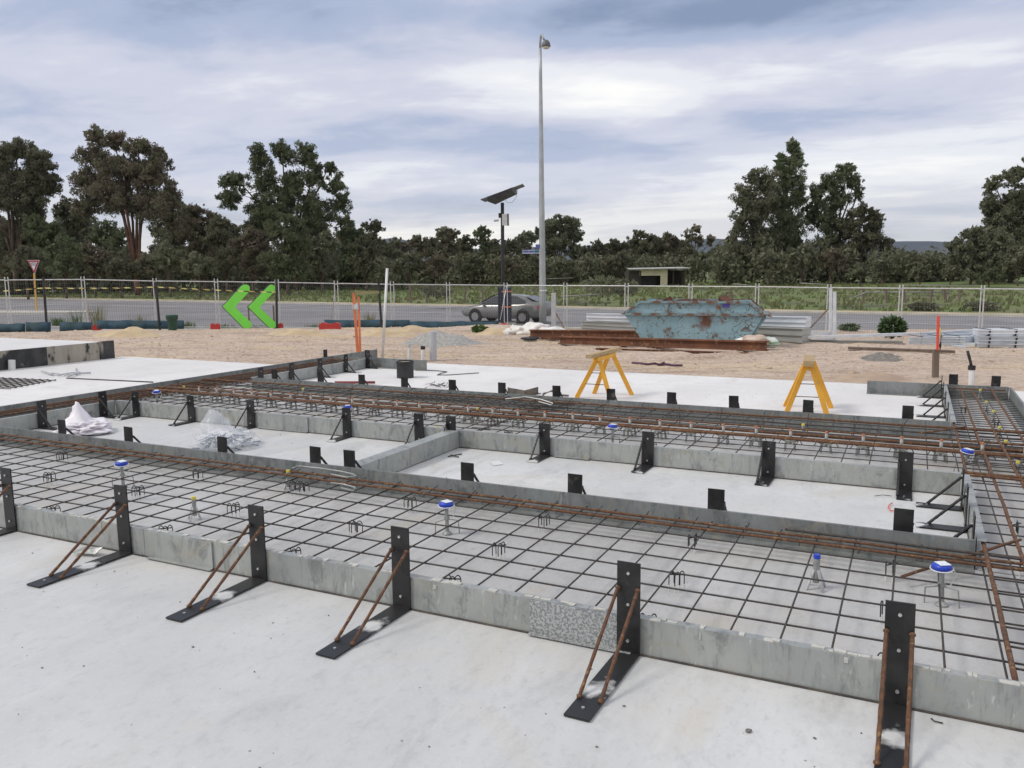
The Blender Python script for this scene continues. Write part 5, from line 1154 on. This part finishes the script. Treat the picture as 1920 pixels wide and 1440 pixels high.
# conduit scraps on the left slab
for i,(x0,y0,x1,y1) in enumerate([(78,696,98,702),(95,700,112,702),(108,704,140,699),(120,703,170,699),(128,706,150,698)]):
    wirething('conduit_scrap',[g(x0,y0,.03),g((x0+x1)/2,(y0+y1)/2-1,.04),g(x1,y1,.03)],.014,M_grey_p,'pale conduit scrap on the left slab, %s of a loose pile'%ordw(i),'conduit')
wirething('conduit_scrap',[g(143,703,.01),g(143,691,.01)],.012,M_grey_p,'thin grey rod standing in the conduit pile','conduit')
mb=MB()
A,B,C_,D_=[gp(*v,.012) for v in[(-60,706),(105,713),(20,729),(-160,720)]]
for k in range(9): mb.tube([A.lerp(D_,k/8),B.lerp(C_,k/8)],.006,5)
for k in range(13): mb.tube([A.lerp(B,k/12)+Vector((0,0,.01)),D_.lerp(C_,k/12)+Vector((0,0,.01))],.006,5)
tag(mb.build('reinforcing_mesh',M_rebar,origin=A),'loose mesh sheet lying on the left slab at the picture edge','steel mesh','reinforcing mesh sheets')
# pebbles & grit clumps near camera
for i,(x,y,s_,lb) in enumerate([(1403,1373,.012,'small dark stone on the slab left of the biggest bracket'),(1170,1325,.006,'tiny pebble right of the fifth bracket foot'),(362,1214,.006,'tiny pale pebble between the third and fourth bracket feet')]):
    p=gp(x,y); bag('pebble',(p.x,p.y,0),(s_*2.2,s_*1.5,s_*1.3),M_gravd,lb,i+30,'pebble',2,.3)
rs=random.Random(8); mb=MB()
for k in range(420):
    x=rs.uniform(-9,1.8); y=rs.uniform(.9,3.05) if rs.random()<.6 else rs.uniform(3.4,12.2); s_=rs.uniform(.0015,.005); mb.box((x,y,s_*.5),(s_*rs.uniform(1,2),s_,s_),Matrix.Rotation(rs.uniform(0,3),3,'Z'))
tag(mb.build('grit',M_gravd),'scattered grit and crumbs over the pale slab','grit',kind='stuff')
# stones on sand
mb=MB(); rs=random.Random(18)
for k in range(6500):
    U=rs.uniform(-22,16); D_=rs.uniform(13.5,33); P=W(U,D_,0)
    if P.y<12.7 and P.x>-9.3: continue
    if P.y<11.5 and P.x<-9: continue
    s_=rs.uniform(.008,.028)*(1 if rs.random()<.93 else 1.8); P.z=zsand(U,D_)+s_*.15; mb.box(P,(s_*rs.uniform(1,1.8),s_,s_*.7),Matrix.Rotation(rs.uniform(0,3),3,(rs.random(),rs.random(),1)))
tag(mb.build('loose_stones',M_sandst if 'M_sandst' in globals() else mat('loose_limestone',(.55,.46,.36),(.42,.33,.25),3,.95)),'loose limestone rubble scattered over the sandy ground','stones',kind='stuff')
#SECTION PLANTS
def blades(n,r,h,seed,wd=.012,bend=.4):
    rs=random.Random(seed); mb=MB()
    for k in range(n):
        a=rs.uniform(0,2*PI); d=Vector((math.cos(a),math.sin(a),0)); b=d*rs.uniform(0,r); hh=h*rs.uniform(.5,1.1); s_=Vector((-d.y,d.x,0))*wd
        m_=b+d*hh*bend*.3+Vector((0,0,hh*.6)); e=b+d*hh*bend*rs.uniform(.5,1.3)+Vector((0,0,hh))
        mb.add([b-s_,b+s_,m_+s_*.8,m_-s_*.8,e],[(0,1,2,3),(3,2,4)])
    return mb
wl=[(145,614,.9,.5,'tall thin weeds left of the big red fence foot'),(183,612,1.3,.45,'tall dry grass right of the big red fence foot'),(262,617,.8,.5,'grass tuft left of the green bin'),(285,619,.4,.5,'leafy weeds at the foot of the second black picket'),(350,617,.4,.5,'low weeds right of the green bin'),(693,615,.9,.25,'thin upright weed between the pickets'),(420,617,.25,.9,'short grass under the left arrow'),(590,617,.22,.9,'short grass right of the arrows'),(112,612,.5,.5,'weeds growing behind the silt cloth'),(480,617,.2,.8,'short grass between the arrows'),(735,622,.25,.6,'low weeds right of the white pole')]
for i,(x,y,h,r,lb) in enumerate(wl):
    p=gt(x,y,15,60); o=blades(90 if h>.6 else 160,r,h,i,.010 if h>.6 else .014).build('grass_tuft',M_dry if i in(1,5,2) else M_leafW); o.location=p; tag(o,lb,'grass tuft','weeds along the kerb')
def leafball(n,rx,ry,rz_,seed,ls,shape=None,hollow=.35):
    """many small leaf quads spread through an ellipsoid"""
    rg=np.random.default_rng(seed)
    d=rg.normal(size=(n,3)); d/=np.linalg.norm(d,axis=1)[:,None]; r=(hollow+(1-hollow)*rg.random(n)**.6); c=d*r[:,None]*np.array([rx,ry,rz_])
    return c
def quads(cs,ls,rg,droop=.5):
    n=len(cs); a=rg.normal(size=(n,3)); a[:,2]-=droop; a/=np.linalg.norm(a,axis=1)[:,None]; b=rg.normal(size=(n,3)); b-=a*(a*b).sum(1)[:,None]; b/=np.linalg.norm(b,axis=1)[:,None]
    s_=ls*(.6+.8*rg.random(n))[:,None]; a=a*s_; b=b*s_*.42
    V=np.stack([cs-a,cs+b-a*.1,cs+a,cs-b+a*.1],1).reshape(-1,3); return V
def foliage(mt):
    t=mt.node_tree; b=t.nodes['Principled BSDF']; o=[n for n in t.nodes if n.type=='OUTPUT_MATERIAL'][0]; tr=t.nodes.new('ShaderNodeBsdfTranslucent'); ms=t.nodes.new('ShaderNodeMixShader'); ms.inputs[0].default_value=.30
    l=b.inputs['Base Color'].links
    if l: t.links.new(l[0].from_socket,tr.inputs[0])
    t.links.new(b.outputs[0],ms.inputs[1]); t.links.new(tr.outputs[0],ms.inputs[2]); t.links.new(ms.outputs[0],o.inputs['Surface'])
for m_ in (M_leafA,M_leafB,M_leafC,M_leafW): foliage(m_)
def mesh_quads(name,V,mt):
    me=bpy.data.meshes.new(name); n=len(V)//4; me.vertices.add(len(V)); me.vertices.foreach_set('co',V.astype(np.float32).ravel()); me.loops.add(n*4); me.loops.foreach_set('vertex_index',np.arange(n*4,dtype=np.int32)); me.polygons.add(n); me.polygons.foreach_set('loop_start',np.arange(0,n*4,4,dtype=np.int32)); me.polygons.foreach_set('loop_total',np.full(n,4,dtype=np.int32)); me.update(calc_edges=True); me.materials.append(mt); return me
# castor-like shrub & small green weed
def shrub(px,py,w_,h,label,seed,ls=.09,n=900,mt=None):
    p=gt(px,py,12,60); t=thing('shrub',p,label,'shrub'); rg=np.random.default_rng(seed)
    cs=leafball(n,w_/2,w_/2,h*.42,seed,ls,hollow=.55); cs[:,2]+=h*.56; V=quads(cs,ls,rg,.3); o=bpy.data.objects.new('crown',mesh_quads('crown',V,mt or M_leafW2)); COL.objects.link(o); o.parent=t
    mb=MB()
    for k in range(5): a=k*1.3; mb.tube([(0,0,0),(math.cos(a)*w_*.1,math.sin(a)*w_*.1,h*.3),(math.cos(a)*w_*.3,math.sin(a)*w_*.3,h*.7)],[.03,.02,.01],5)
    mb.build('stems',M_bark,t); return t
M_leafW2=mat('broad_leaf_foliage',(.055,.10,.035),(.09,.13,.06),4,.5,spec=.4)
shrub(1672,627+8,.72,.62,'bushy dark green shrub behind the white channel',4,.10,700)
shrub(900,626,.6,.30,'small bright green weed left of the red fence foot',5,.07,260,M_leafW)
shrub(1592,622,.8,.3,'low dark weed right of the white frames',6,.08,260)
# trees --------------------------------------------------------------
def tree(label,px,D,blobs,mt,trunk=None,dens=1.0,ls=.30,group='trees beyond the road',bark=None,cat='tree',base=None,seed=0,name='tree',deep=.8):
    """blobs: (x,y,rx,ry) in photo pixels at distance D; turned into metres around the tree's base"""
    k=D/FPX; U=(px-960)*k; z0=zg(U,D); base=W(U,D,z0); rg=np.random.default_rng(seed+int(px)); Bs=[]
    t=thing(name,base,label,cat,group); Vs=[]
    for (x,y,rx,ry) in blobs:
        cU=(x-px)*k; hh=515-(x/1920)*15.5; cz=CH+(hh-y)*k-z0; Rx,Rz=rx*k,ry*k; Ry=Rx*deep
        # clumps inside blob
        nc=max(14,int(9*dens/.62*Rx*Rz)) if Rx*Rz<5 else int(45*dens/.62*(Rx*Rz/5)**.7)
        d=rg.normal(size=(nc,3)); d/=np.linalg.norm(d,axis=1)[:,None]; cc=d*(rg.random((nc,1))**.42)*np.array([Rx,Ry,Rz])*.96
        for c_ in cc:
            rc=(Rx*Rz)**.5*rg.uniform(.10,.30); nl=int(30*(rc/(ls*.8))**1.7*dens/.62)+8
            dd=rg.normal(size=(nl,3)); dd/=np.linalg.norm(dd,axis=1)[:,None]; pp=c_+dd*(rg.random((nl,1))**.55)*rc*1.25*np.array([1,1,.85]); pp[:,2]-=.45*rc*rg.random(nl)
            w_=pp[:,0:1]*np.array([[UR.x,UR.y,0]])+pp[:,1:2]*np.array([[UF.x,UF.y,0]])+pp[:,2:3]*np.array([[0,0,1]])
            w_+=np.array([UR.x*cU,UR.y*cU,cz]); Vs.append(w_)
        nl=int(26*Rx*Rz/ (2.2*ls)**1); d=rg.normal(size=(nl,3)); d/=np.linalg.norm(d,axis=1)[:,None]; pp=d*(rg.random((nl,1))**.5)*np.array([Rx,Ry,Rz])*.62
        w_=pp[:,0:1]*np.array([[UR.x,UR.y,0]])+pp[:,1:2]*np.array([[UF.x,UF.y,0]])+pp[:,2:3]*np.array([[0,0,1]])+np.array([UR.x*cU,UR.y*cU,cz]); Bs.append(w_)
    cs=np.concatenate(Vs); cs=cs[cs[:,2]>.1]; bs=np.concatenate(Bs); bs=bs[bs[:,2]>.2]; V=np.concatenate([quads(cs,ls*.50,rg,1.0),quads(bs,ls*1.5,rg,.3)]); me=mesh_quads('crown',V,mt); o=bpy.data.objects.new('crown',me); COL.objects.link(o); o.parent=t
    # trunk and limbs reaching each blob
    mb=MB(); rs=random.Random(seed+int(px)); tops=trunk or [(px,None)]
    H_=max(CH+((515-(x/1920)*15.5)-y)*k-z0 for x,y,a,b in blobs)
    sx=[(b[0]-px)*k for b in blobs]; tr=.018*H_+.06
    fork=H_*.22 if trunk is None else H_*.10
    lim=sorted(blobs,key=lambda b:b[1])[:7]
    mb.tube([Vector((0,0,-.3)),UR*rs.uniform(-.2,.2)+Vector((0,0,fork))],tr,8,r2=tr*.8)
    for x,y,rx,ry in lim:
        cU=(x-px)*k; cz=CH+((515-(x/1920)*15.5)-y)*k-z0; e=UR*cU+Vector((0,0,cz)); s0=Vector((0,0,fork*.95)); m_=s0.lerp(e,.45)+UR*(-cU*.15)+Vector((0,0,.05*H_))+UF*rs.uniform(-.6,.6)
        if cz<fork*1.1: continue
        mb.tube([s0,s0.lerp(m_,.5)+UR*rs.uniform(-.2,.2),m_,m_.lerp(e,.6)+UR*rs.uniform(-.3,.3),e+Vector((0,0,ry*k*.4))],[tr*.6,tr*.5,tr*.38,tr*.25,tr*.1],6)
        for q in range(3):
            s_=m_.lerp(e,rs.uniform(.1,.8)); mb.tube([s_,s_+UR*rs.uniform(-1,1)*rx*k+Vector((0,0,rs.uniform(.1,.8)*ry*k))+UF*rs.uniform(-1,1)],[tr*.16,tr*.05],5)
    mb.build('trunk',bark or M_bark,t,smooth=True)
    return t
T=[]
# big named trees
tree('tall spreading gum at the left picture edge',40,108,[(-30,320,40,40),(20,300,35,32),(62,292,32,24),(98,312,30,30),(40,340,45,34),(85,350,38,32),(118,345,20,24),(10,370,45,30),(70,385,50,26)],M_leafA,seed=1,dens=.8)
tree('brownish gum with several red limbs rising behind the fence',265,100,[(205,265,30,18),(240,275,32,22),(285,285,34,22),(318,300,26,26),(200,300,34,26),(250,320,52,30),(305,335,45,32),(190,345,36,32),(235,370,60,34),(300,385,55,32),(335,370,22,34),(180,395,30,26),(345,420,26,24)],M_leafC,trunk=1,seed=2,bark=M_barkr,dens=.62,ls=.27)
tree('clumped gum with separate round leaf masses left of centre',560,108,[(503,302,26,28),(545,296,26,28),(590,296,26,30),(603,335,24,26),(455,345,30,26),(445,375,28,22),(510,345,30,30),(560,352,36,34),(630,322,18,18),(640,350,24,22),(650,385,20,26),(600,395,42,34),(520,395,48,34),(655,420,26,20)],M_leafB,seed=3,dens=.62,ls=.27)
tree('dark round-crowned tree behind the lamp pole',1050,130,[(1040,425,26,22),(1068,428,26,22),(1085,445,14,14),(1025,445,18,16),(1050,452,34,18),(1010,435,8,10),(1075,468,20,12)],M_leafA,seed=4,dens=.8)
tree('tallest slender gum of the right-hand group',1465,112,[(1474,282,16,20),(1482,308,22,26),(1455,312,17,28),(1468,342,32,28),(1488,372,20,30),(1450,385,30,32),(1470,425,38,32),(1480,460,36,28),(1450,490,38,24)],M_leafB,seed=5,dens=.62,ls=.26)
tree('leafy gum forming the left flank of the right-hand group',1410,110,[(1405,338,20,24),(1393,375,27,30),(1430,350,26,30),(1420,392,36,32),(1386,420,28,34),(1425,445,36,32),(1393,475,34,28),(1430,495,36,24)],M_leafA,seed=6,dens=.62,ls=.27)
tree('gum leaning right in the middle of the right-hand group',1560,112,[(1576,324,22,19),(1590,346,20,24),(1548,348,28,24),(1522,372,22,26),(1562,380,32,28),(1598,368,12,18),(1540,415,38,28),(1516,398,20,22),(1578,428,26,24),(1550,460,40,28),(1520,490,40,24)],M_leafB,seed=7,dens=.58,ls=.26)
tree('rounder low gum at the right end of the group',1615,110,[(1603,400,24,20),(1630,412,24,26),(1590,425,24,24),(1615,448,38,26),(1652,462,24,18),(1662,482,24,16),(1590,472,34,26),(1625,494,40,20)],M_leafA,seed=8,dens=.62)
tree('big dark gum filling the right picture edge',1890,100,[(1915,300,24,22),(1885,335,26,24),(1845,352,22,20),(1840,385,22,24),(1890,380,34,32),(1925,340,30,34),(1860,415,34,24),(1900,430,44,34),(1950,380,30,50),(1860,450,44,30),(1905,470,44,32),(1870,395,34,28),(1930,430,40,40),(1875,495,46,28),(1935,500,40,28)],M_leafA,seed=9,dens=.62)
tree('sloping dark scrub tree left of the right edge gum',1815,96,[(1810,440,24,18),(1790,462,26,18),(1830,460,30,24),(1785,485,28,20),(1850,490,40,26),(1890,480,40,30),(1820,500,40,24),(1860,455,34,28)],M_leafA,seed=10,dens=.7)
tree('small wispy gum right of the shed',1300,135,[(1300,432,16,10),(1290,445,16,12),(1308,452,14,12),(1330,452,10,12)],M_leafC,seed=11,dens=.5)
# middle row
mid_=[(14,118,430,60,60,'x')]
rs=random.Random(31)
def row(specs,group):
    for i,(px,D,top,rx,mt,lb) in enumerate(specs):
        r=random.Random(int(px)*7+int(D)); k_=515-(px/1920)*15.5; h=k_+6-top; bl=[]
        bl.append((px+r.uniform(-.2,.2)*rx,top+rx*.35,rx*.55,rx*.38))
        bl.append((px-rx*.45,top+rx*.7,rx*.5,rx*.42)); bl.append((px+rx*.45,top+rx*.65,rx*.5,rx*.42))
        y=top+rx*.9
        while y<k_-2: bl.append((px+r.uniform(-.35,.35)*rx,y,rx*r.uniform(.75,1.0),rx*.42)); y+=rx*.5
        tree(lb,px,D,bl,mt,group=group,seed=50+i,dens=.62,ls=.24*D/105*(1 if h>60 else .9))
LB,LA,LC=M_leafB,M_leafA,M_leafC
row([(-20,98,392,55,LC,'dull brown tree low at the left picture edge'),(30,112,405,50,LA,'dark olive tree beneath the left edge gum'),(95,104,400,48,LB,'greener bushy tree behind the give way sign'),(150,114,372,42,LA,'dark tree between the left edge gum and the red-limbed gum'),(60,90,455,45,LA,'low dark bush behind the give way post'),(130,90,440,44,LB,'low green bush left of the red-limbed gum'),(185,94,452,40,LC,'brownish bush at the left foot of the red-limbed gum'),
 (350,112,372,42,LA,'rounded tree just right of the red-limbed gum'),(392,106,385,42,LC,'brown crowned tree between the two big left gums'),(430,98,405,44,LA,'dark bush left of the clumped gum'),(545,92,398,46,LB,'fine-leaved green wattle in front of the clumped gum'),(480,94,425,42,LC,'brownish bush in front left of the clumped gum'),(610,96,430,44,LA,'dark bush in front right of the clumped gum'),(665,108,418,30,LB,'small clumped tree right of the clumped gum'),(705,112,412,22,LA,'small pointed tree left of the distant hill'),(690,100,438,34,LA,'dark bush below the small pointed tree'),(325,92,455,40,LA,'dark bush behind the left green arrow'),(380,90,470,38,LA,'lowest dark bush above the green arrows'),(235,92,480,40,LA,'dark scrub behind the red limbs') ,(-5,128,402,50,LA,'hazy dark tree far behind the left edge gum'),(75,130,408,48,LC,'brown tree far behind the give way sign'),(165,132,405,46,LA,'dark tree far left of the red-limbed gum'),(215,128,415,44,LB,'green tree behind the red limbs'),(330,130,402,46,LA,'far dark tree right of the red-limbed gum'),(420,130,408,44,LC,'far brown tree between the two big gums'),(500,132,400,44,LA,'far dark tree behind the clumped gum, left'),(590,132,404,44,LA,'far dark tree behind the clumped gum, middle'),(660,134,425,36,LC,'far brown tree behind the clumped gum, right'),(290,95,470,40,LC,'brown scrub at the right foot of the red-limbed gum'),(720,128,445,30,LA,'far dark bush left of the hill')],'trees in the left part of the tree line')
row([(735,112,456,34,LA,'olive bush where the hill first shows'),(790,122,440,24,LC,'thin twiggy tree in front of the hill'),(842,125,424,26,LC,'twiggy brown tree left of the camera mast'),(880,124,440,24,LA,'small tree just left of the camera mast'),(910,122,424,20,LB,'green pointed tree touching the camera mast'),(955,124,448,26,LA,'dark bush behind the camera mast box'),(990,126,432,24,LA,'dark tree left of the lamp pole'),(770,104,470,34,LA,'low dark bush left of the mast, nearer row'),(825,104,474,34,LC,'low brown bush left of the mast, nearer row'),(885,104,470,34,LA,'low dark bush behind the mast pole, nearer row'),(945,106,475,32,LC,'low brown bush right of the mast, nearer row'),(1005,108,476,30,LA,'low bush behind the street name sign'),(1060,110,478,32,LA,'low bush right of the lamp pole'),(755,140,446,30,LC,'far brown tree in front of the hill, left'),(815,142,444,32,LA,'far dark tree in front of the hill'),(865,140,448,28,LB,'far green tree left of the mast'),(930,142,446,30,LC,'far brown tree behind the mast'),(975,140,450,28,LA,'far dark tree between mast and lamp pole'),(1025,142,455,28,LB,'far green tree behind the lamp pole'),(1085,140,458,26,LA,'far dark tree right of the lamp tree')],'trees in the middle of the tree line')
row([(1115,132,450,28,LA,'round bush right of the lamp tree'),(1135,145,456,30,LC,'far brown tree left of the shed'),(1180,146,452,30,LA,'far dark tree left of the shed roof'),(1230,146,448,30,LB,'far green tree behind the shed'),(1275,146,448,30,LA,'far dark tree right of the shed roof'),(1345,142,458,26,LA,'far dark tree left of the right-hand group'),(1155,136,447,24,LA,'low rounded tree left of the shed'),(1205,136,430,32,LA,'domed tree above the shed roof, left one'),(1250,138,436,30,LC,'domed brown tree above the shed roof, right one'),(1110,120,475,30,LC,'low brown bush left of the shed'),(1160,122,472,28,LA,'low dark bush touching the shed'),(1320,120,470,30,LB,'green bush right of the shed'),(1350,116,462,28,LA,'dark bush at the foot of the right-hand group'),(1290,126,462,24,LA,'dark bush behind the shed corner'),(1368,124,440,14,LC,'thin stem tree before the right-hand group'),
 (1440,98,470,34,LA,'shaded bush below the tallest slender gum'),(1500,98,455,36,LA,'shaded bush in the middle of the right-hand group'),(1555,98,462,36,LC,'brownish bush under the leaning gum'),(1650,100,478,32,LA,'dark bush right of the right-hand group'),(1700,112,482,26,LB,'low green bush in the gap before the hills, left one'),(1745,112,478,26,LB,'low green bush in the gap before the hills, right one'),(1720,96,496,26,LA,'lowest dark bush in the gap'),(1780,92,494,26,LA,'low dark bush left of the right edge scrub'),(1850,88,500,30,LB,'low green bush below the right edge gum'),(1905,90,470,34,LA,'dark bush at the right picture edge'),(1610,92,490,30,LA,'low bush behind the tall white frame')],'trees in the right part of the tree line')
# leafy understorey mass far behind so no gap reads as bare ground
rg=np.random.default_rng(77); Vs=[]
for u in np.arange(-95,95,2.2):
    D_=142+6*math.sin(u*.3)+rg.uniform(-4,4)-.15*u if u<0 else 150+rg.uniform(-5,5)-.25*u
    h=rg.uniform(3.0,6.5)*(1.25 if u<-25 else .75); c=W(float(u),float(D_),zg(u,D_)+h*.5); n=260
    d=rg.normal(size=(n,3)); d/=np.linalg.norm(d,axis=1)[:,None]; Vs.append(np.array(c)+d*(rg.random((n,1))**.4)*np.array([3,3,h*.55]))
for u in np.arange(-78,62,1.1):
    D_=(112 if u<-20 else 108)+3*math.sin(u*.9)+rg.uniform(-3,3)
    if -14<u<26: D_+=14
    if 12<u<22: D_+=4
    h=rg.uniform(2.4,4.6)*(1.5 if u<-22 else 1.35 if 26<u<48 else 1.0); c=W(float(u),float(D_),zg(float(u),float(D_))+h*.45); n=330
    d=rg.normal(size=(n,3)); d/=np.linalg.norm(d,axis=1)[:,None]; Vs.append(np.array(c)+d*(rg.random((n,1))**.4)*np.array([2,1.6,h*.58]))
V=quads(np.concatenate(Vs),.36,rg,.6); o=bpy.data.objects.new('understorey',mesh_quads('understorey',V,M_leafA)); COL.objects.link(o); tag(o,'far dark scrub filling the wood behind the tree line','scrub',kind='stuff')
# rough grass tussocks in the paddock and along the far verge
mb=MB(); rs=random.Random(4)
for k in range(5200):
    U=rs.uniform(-60,45); e=rs.uniform(3,60)**1.0; D_=kD(U,e)
    if not(42<D_<135): continue
    z=zg(U,D_)-.02; h=rs.uniform(.10,.34)*(1.5 if rs.random()<.12 else 1); p=W(U,D_,z); s_=UR*rs.uniform(.05,.22)
    for q in range(3):
        j=Vector((rs.uniform(-.2,.2),rs.uniform(-.2,.2),0)); mb.add([p+j-s_*.5,p+j+s_*.5,p+j+s_*.2+Vector((rs.uniform(-.1,.1),0,h)),p+j-s_*.2+Vector((0,rs.uniform(-.1,.1),h*.9))],[(0,1,2,3)])
tag(mb.build('tussock_grass',mat('tussock_grass',(.15,.20,.055),(.20,.19,.085),.3,.9,world=True)),'rough tussock grass over the paddock beyond the road','grass',kind='stuff')
# roadside bushes on the far verge
for i,(x,y,w_,h,lb) in enumerate([(1130,558,3.2,1.6,'low spiky verge bush right of the lamp'),(1165,558,2.6,1.4,'low verge bush left of the skip'),(1730,583,1.6,.5,'small bush on the far verge behind the shrub'),(820,560,2.2,1.0,'low grassy bush on the verge left of the car'),(1840,582,2,.5,'small bush on the far verge at the right')]):
    shrub(x,y,w_,h,lb,40+i,.16,420,M_leafA)
# paddock post-and-rail fences
GP='old rails of the paddock fence'
for i,(x0,y0,x1,y1,D_,lb) in enumerate([(760,534,905,534,80,'pale top rail of the paddock fence left of the mast'),(1020,523,1075,521,110,'short pale rail far in the paddock'),(975,535,995,548,70,'fallen pale rail slanting right of the cabinet'),(1050,556,1130,552,66,'pale rail low beyond the car'),(1090,534,1105,546,72,'fallen rail slanting left of the skip'),(1375,532,1410,536,80,'pale rail behind the right end of the skip'),(1600,558,1625,548,58,'fallen pale rail right of the white frames'),(1625,548,1780,548,62,'long weathered rail right of the white frames'),(1500,531,1560,534,78,'thin rail above the white frames'),(1690,535,1830,536,80,'weathered rail before the right bushes')]):
    a=pd(x0,y0,D_); b=pd(x1,y1,D_); wirething('fence_rail',[a,b],.06,mat('weathered_rail',(.33,.31,.28),(.22,.2,.18),3,.9),lb,'fence rail')['group']=GP
for nm,xs_,yy_,D_,lb in (('a',[770,800,835,870,905,1000,1040,1100,1140],533,70,'row of leaning old paddock posts left of the skip'),('b',[1376,1620,1665,1700,1745,1775,1800],540,60,'row of leaning old paddock posts at the right')):
    a=pd(xs_[0],yy_,D_); o0=Vector((a.x,a.y,zg(*UD(a)))); t=thing('paddock_fence',o0,lb,'paddock fence','old paddock fences')
    for x in xs_: 
        a=pd(x,yy_,D_); b=Vector((a.x,a.y,zg(*UD(a)))); MB().beam(b-o0,a-o0+UR*rnd.uniform(-.25,.25),.16,.12,up=UF).build('post',M_timberd,t)
    mb=MB(); mb.beam(pd(xs_[0],yy_+3,D_)-o0,pd(xs_[-1],yy_+3,D_)-o0,.02,.02); mb.build('wire',M_wire,t)
# shed -----------------------------------------------------------------
D_=104; s_=D_/FPX; p=pd(1238,531,D_); z0=zg(*UD(p)); p=W(UD(p)[0],D_,z0); H_=pd(1238,504,D_).z-z0
t=thing('shed',p,'old dark shed with cream wall sheets and a pale roof beyond the paddock','shed',rz=YAW)
w2=lambda px:(px-1238)*s_
mb=MB(); mb.box((w2(1190),1.6,H_*.44),(w2(1201)-w2(1179),3.2,H_*.88)); mb.box((w2(1240),3.1,H_*.44),(w2(1290)-w2(1190),.2,H_*.9)); mb.build('dark_wall',M_dark,t)
mb=MB(); mb.box((w2(1225),-.03,H_*.80),(w2(1251)-w2(1200),.08,H_*.36)); mb.box((w2(1244.5),-.05,H_*.50),(w2(1251)-w2(1238),.08,H_*.96)); mb.build('cream_sheets',M_cream,t)
mb=MB(); mb.box((w2(1218),1.5,H_*.3),(w2(1236)-w2(1202),.1,H_*.6)); mb.build('opening',M_blk,t)
for x in(1201,1262,1282): MB().box((w2(x),0,H_*.45),(.16,.16,H_*.9)).build('post',M_dark,t)
mb=MB(); mb.beam((w2(1178),-.6,H_*.98),(w2(1292),-.6,H_*1.02),.1,.10); mb.add([(w2(1178),-.7,H_*1.0),(w2(1294),-.7,H_*1.04),(w2(1288),3.6,H_*1.10),(w2(1182),3.6,H_*1.06)],[(0,1,2,3),(3,2,1,0)]); mb.build('roof',M_roof,t)
MB().box((w2(1283),1.2,H_*.42),(.3,2.2,H_*.84)).build('side_wall',mat('brown_shed_wall',(.12,.09,.06),(.2,.16,.1),1,.9),t)
bpy.context.view_layer.update(); print("QUADS",sum(len(o.data.polygons) for o in bpy.data.objects if o.type=="MESH"))

# air: an even thin haze round everything the camera sees
hzb=MB(); hzb.box(W(0,1150,88),(4600,4600,190),Matrix.Rotation(YAW,3,'Z')); 
hm=bpy.data.materials.new('haze_air'); hm.use_nodes=True; t_=hm.node_tree; t_.nodes.clear(); pv=t_.nodes.new('ShaderNodeVolumePrincipled'); pv.inputs['Density'].default_value=.00004; pv.inputs['Color'].default_value=(.80,.86,.95,1); ho=t_.nodes.new('ShaderNodeOutputMaterial'); t_.links.new(pv.outputs[0],ho.inputs['Volume'])
ob=hzb.build('haze',hm); ob['kind']='stuff'; ob['label']='thin even haze in the air over the whole place'; ob['category']='haze'
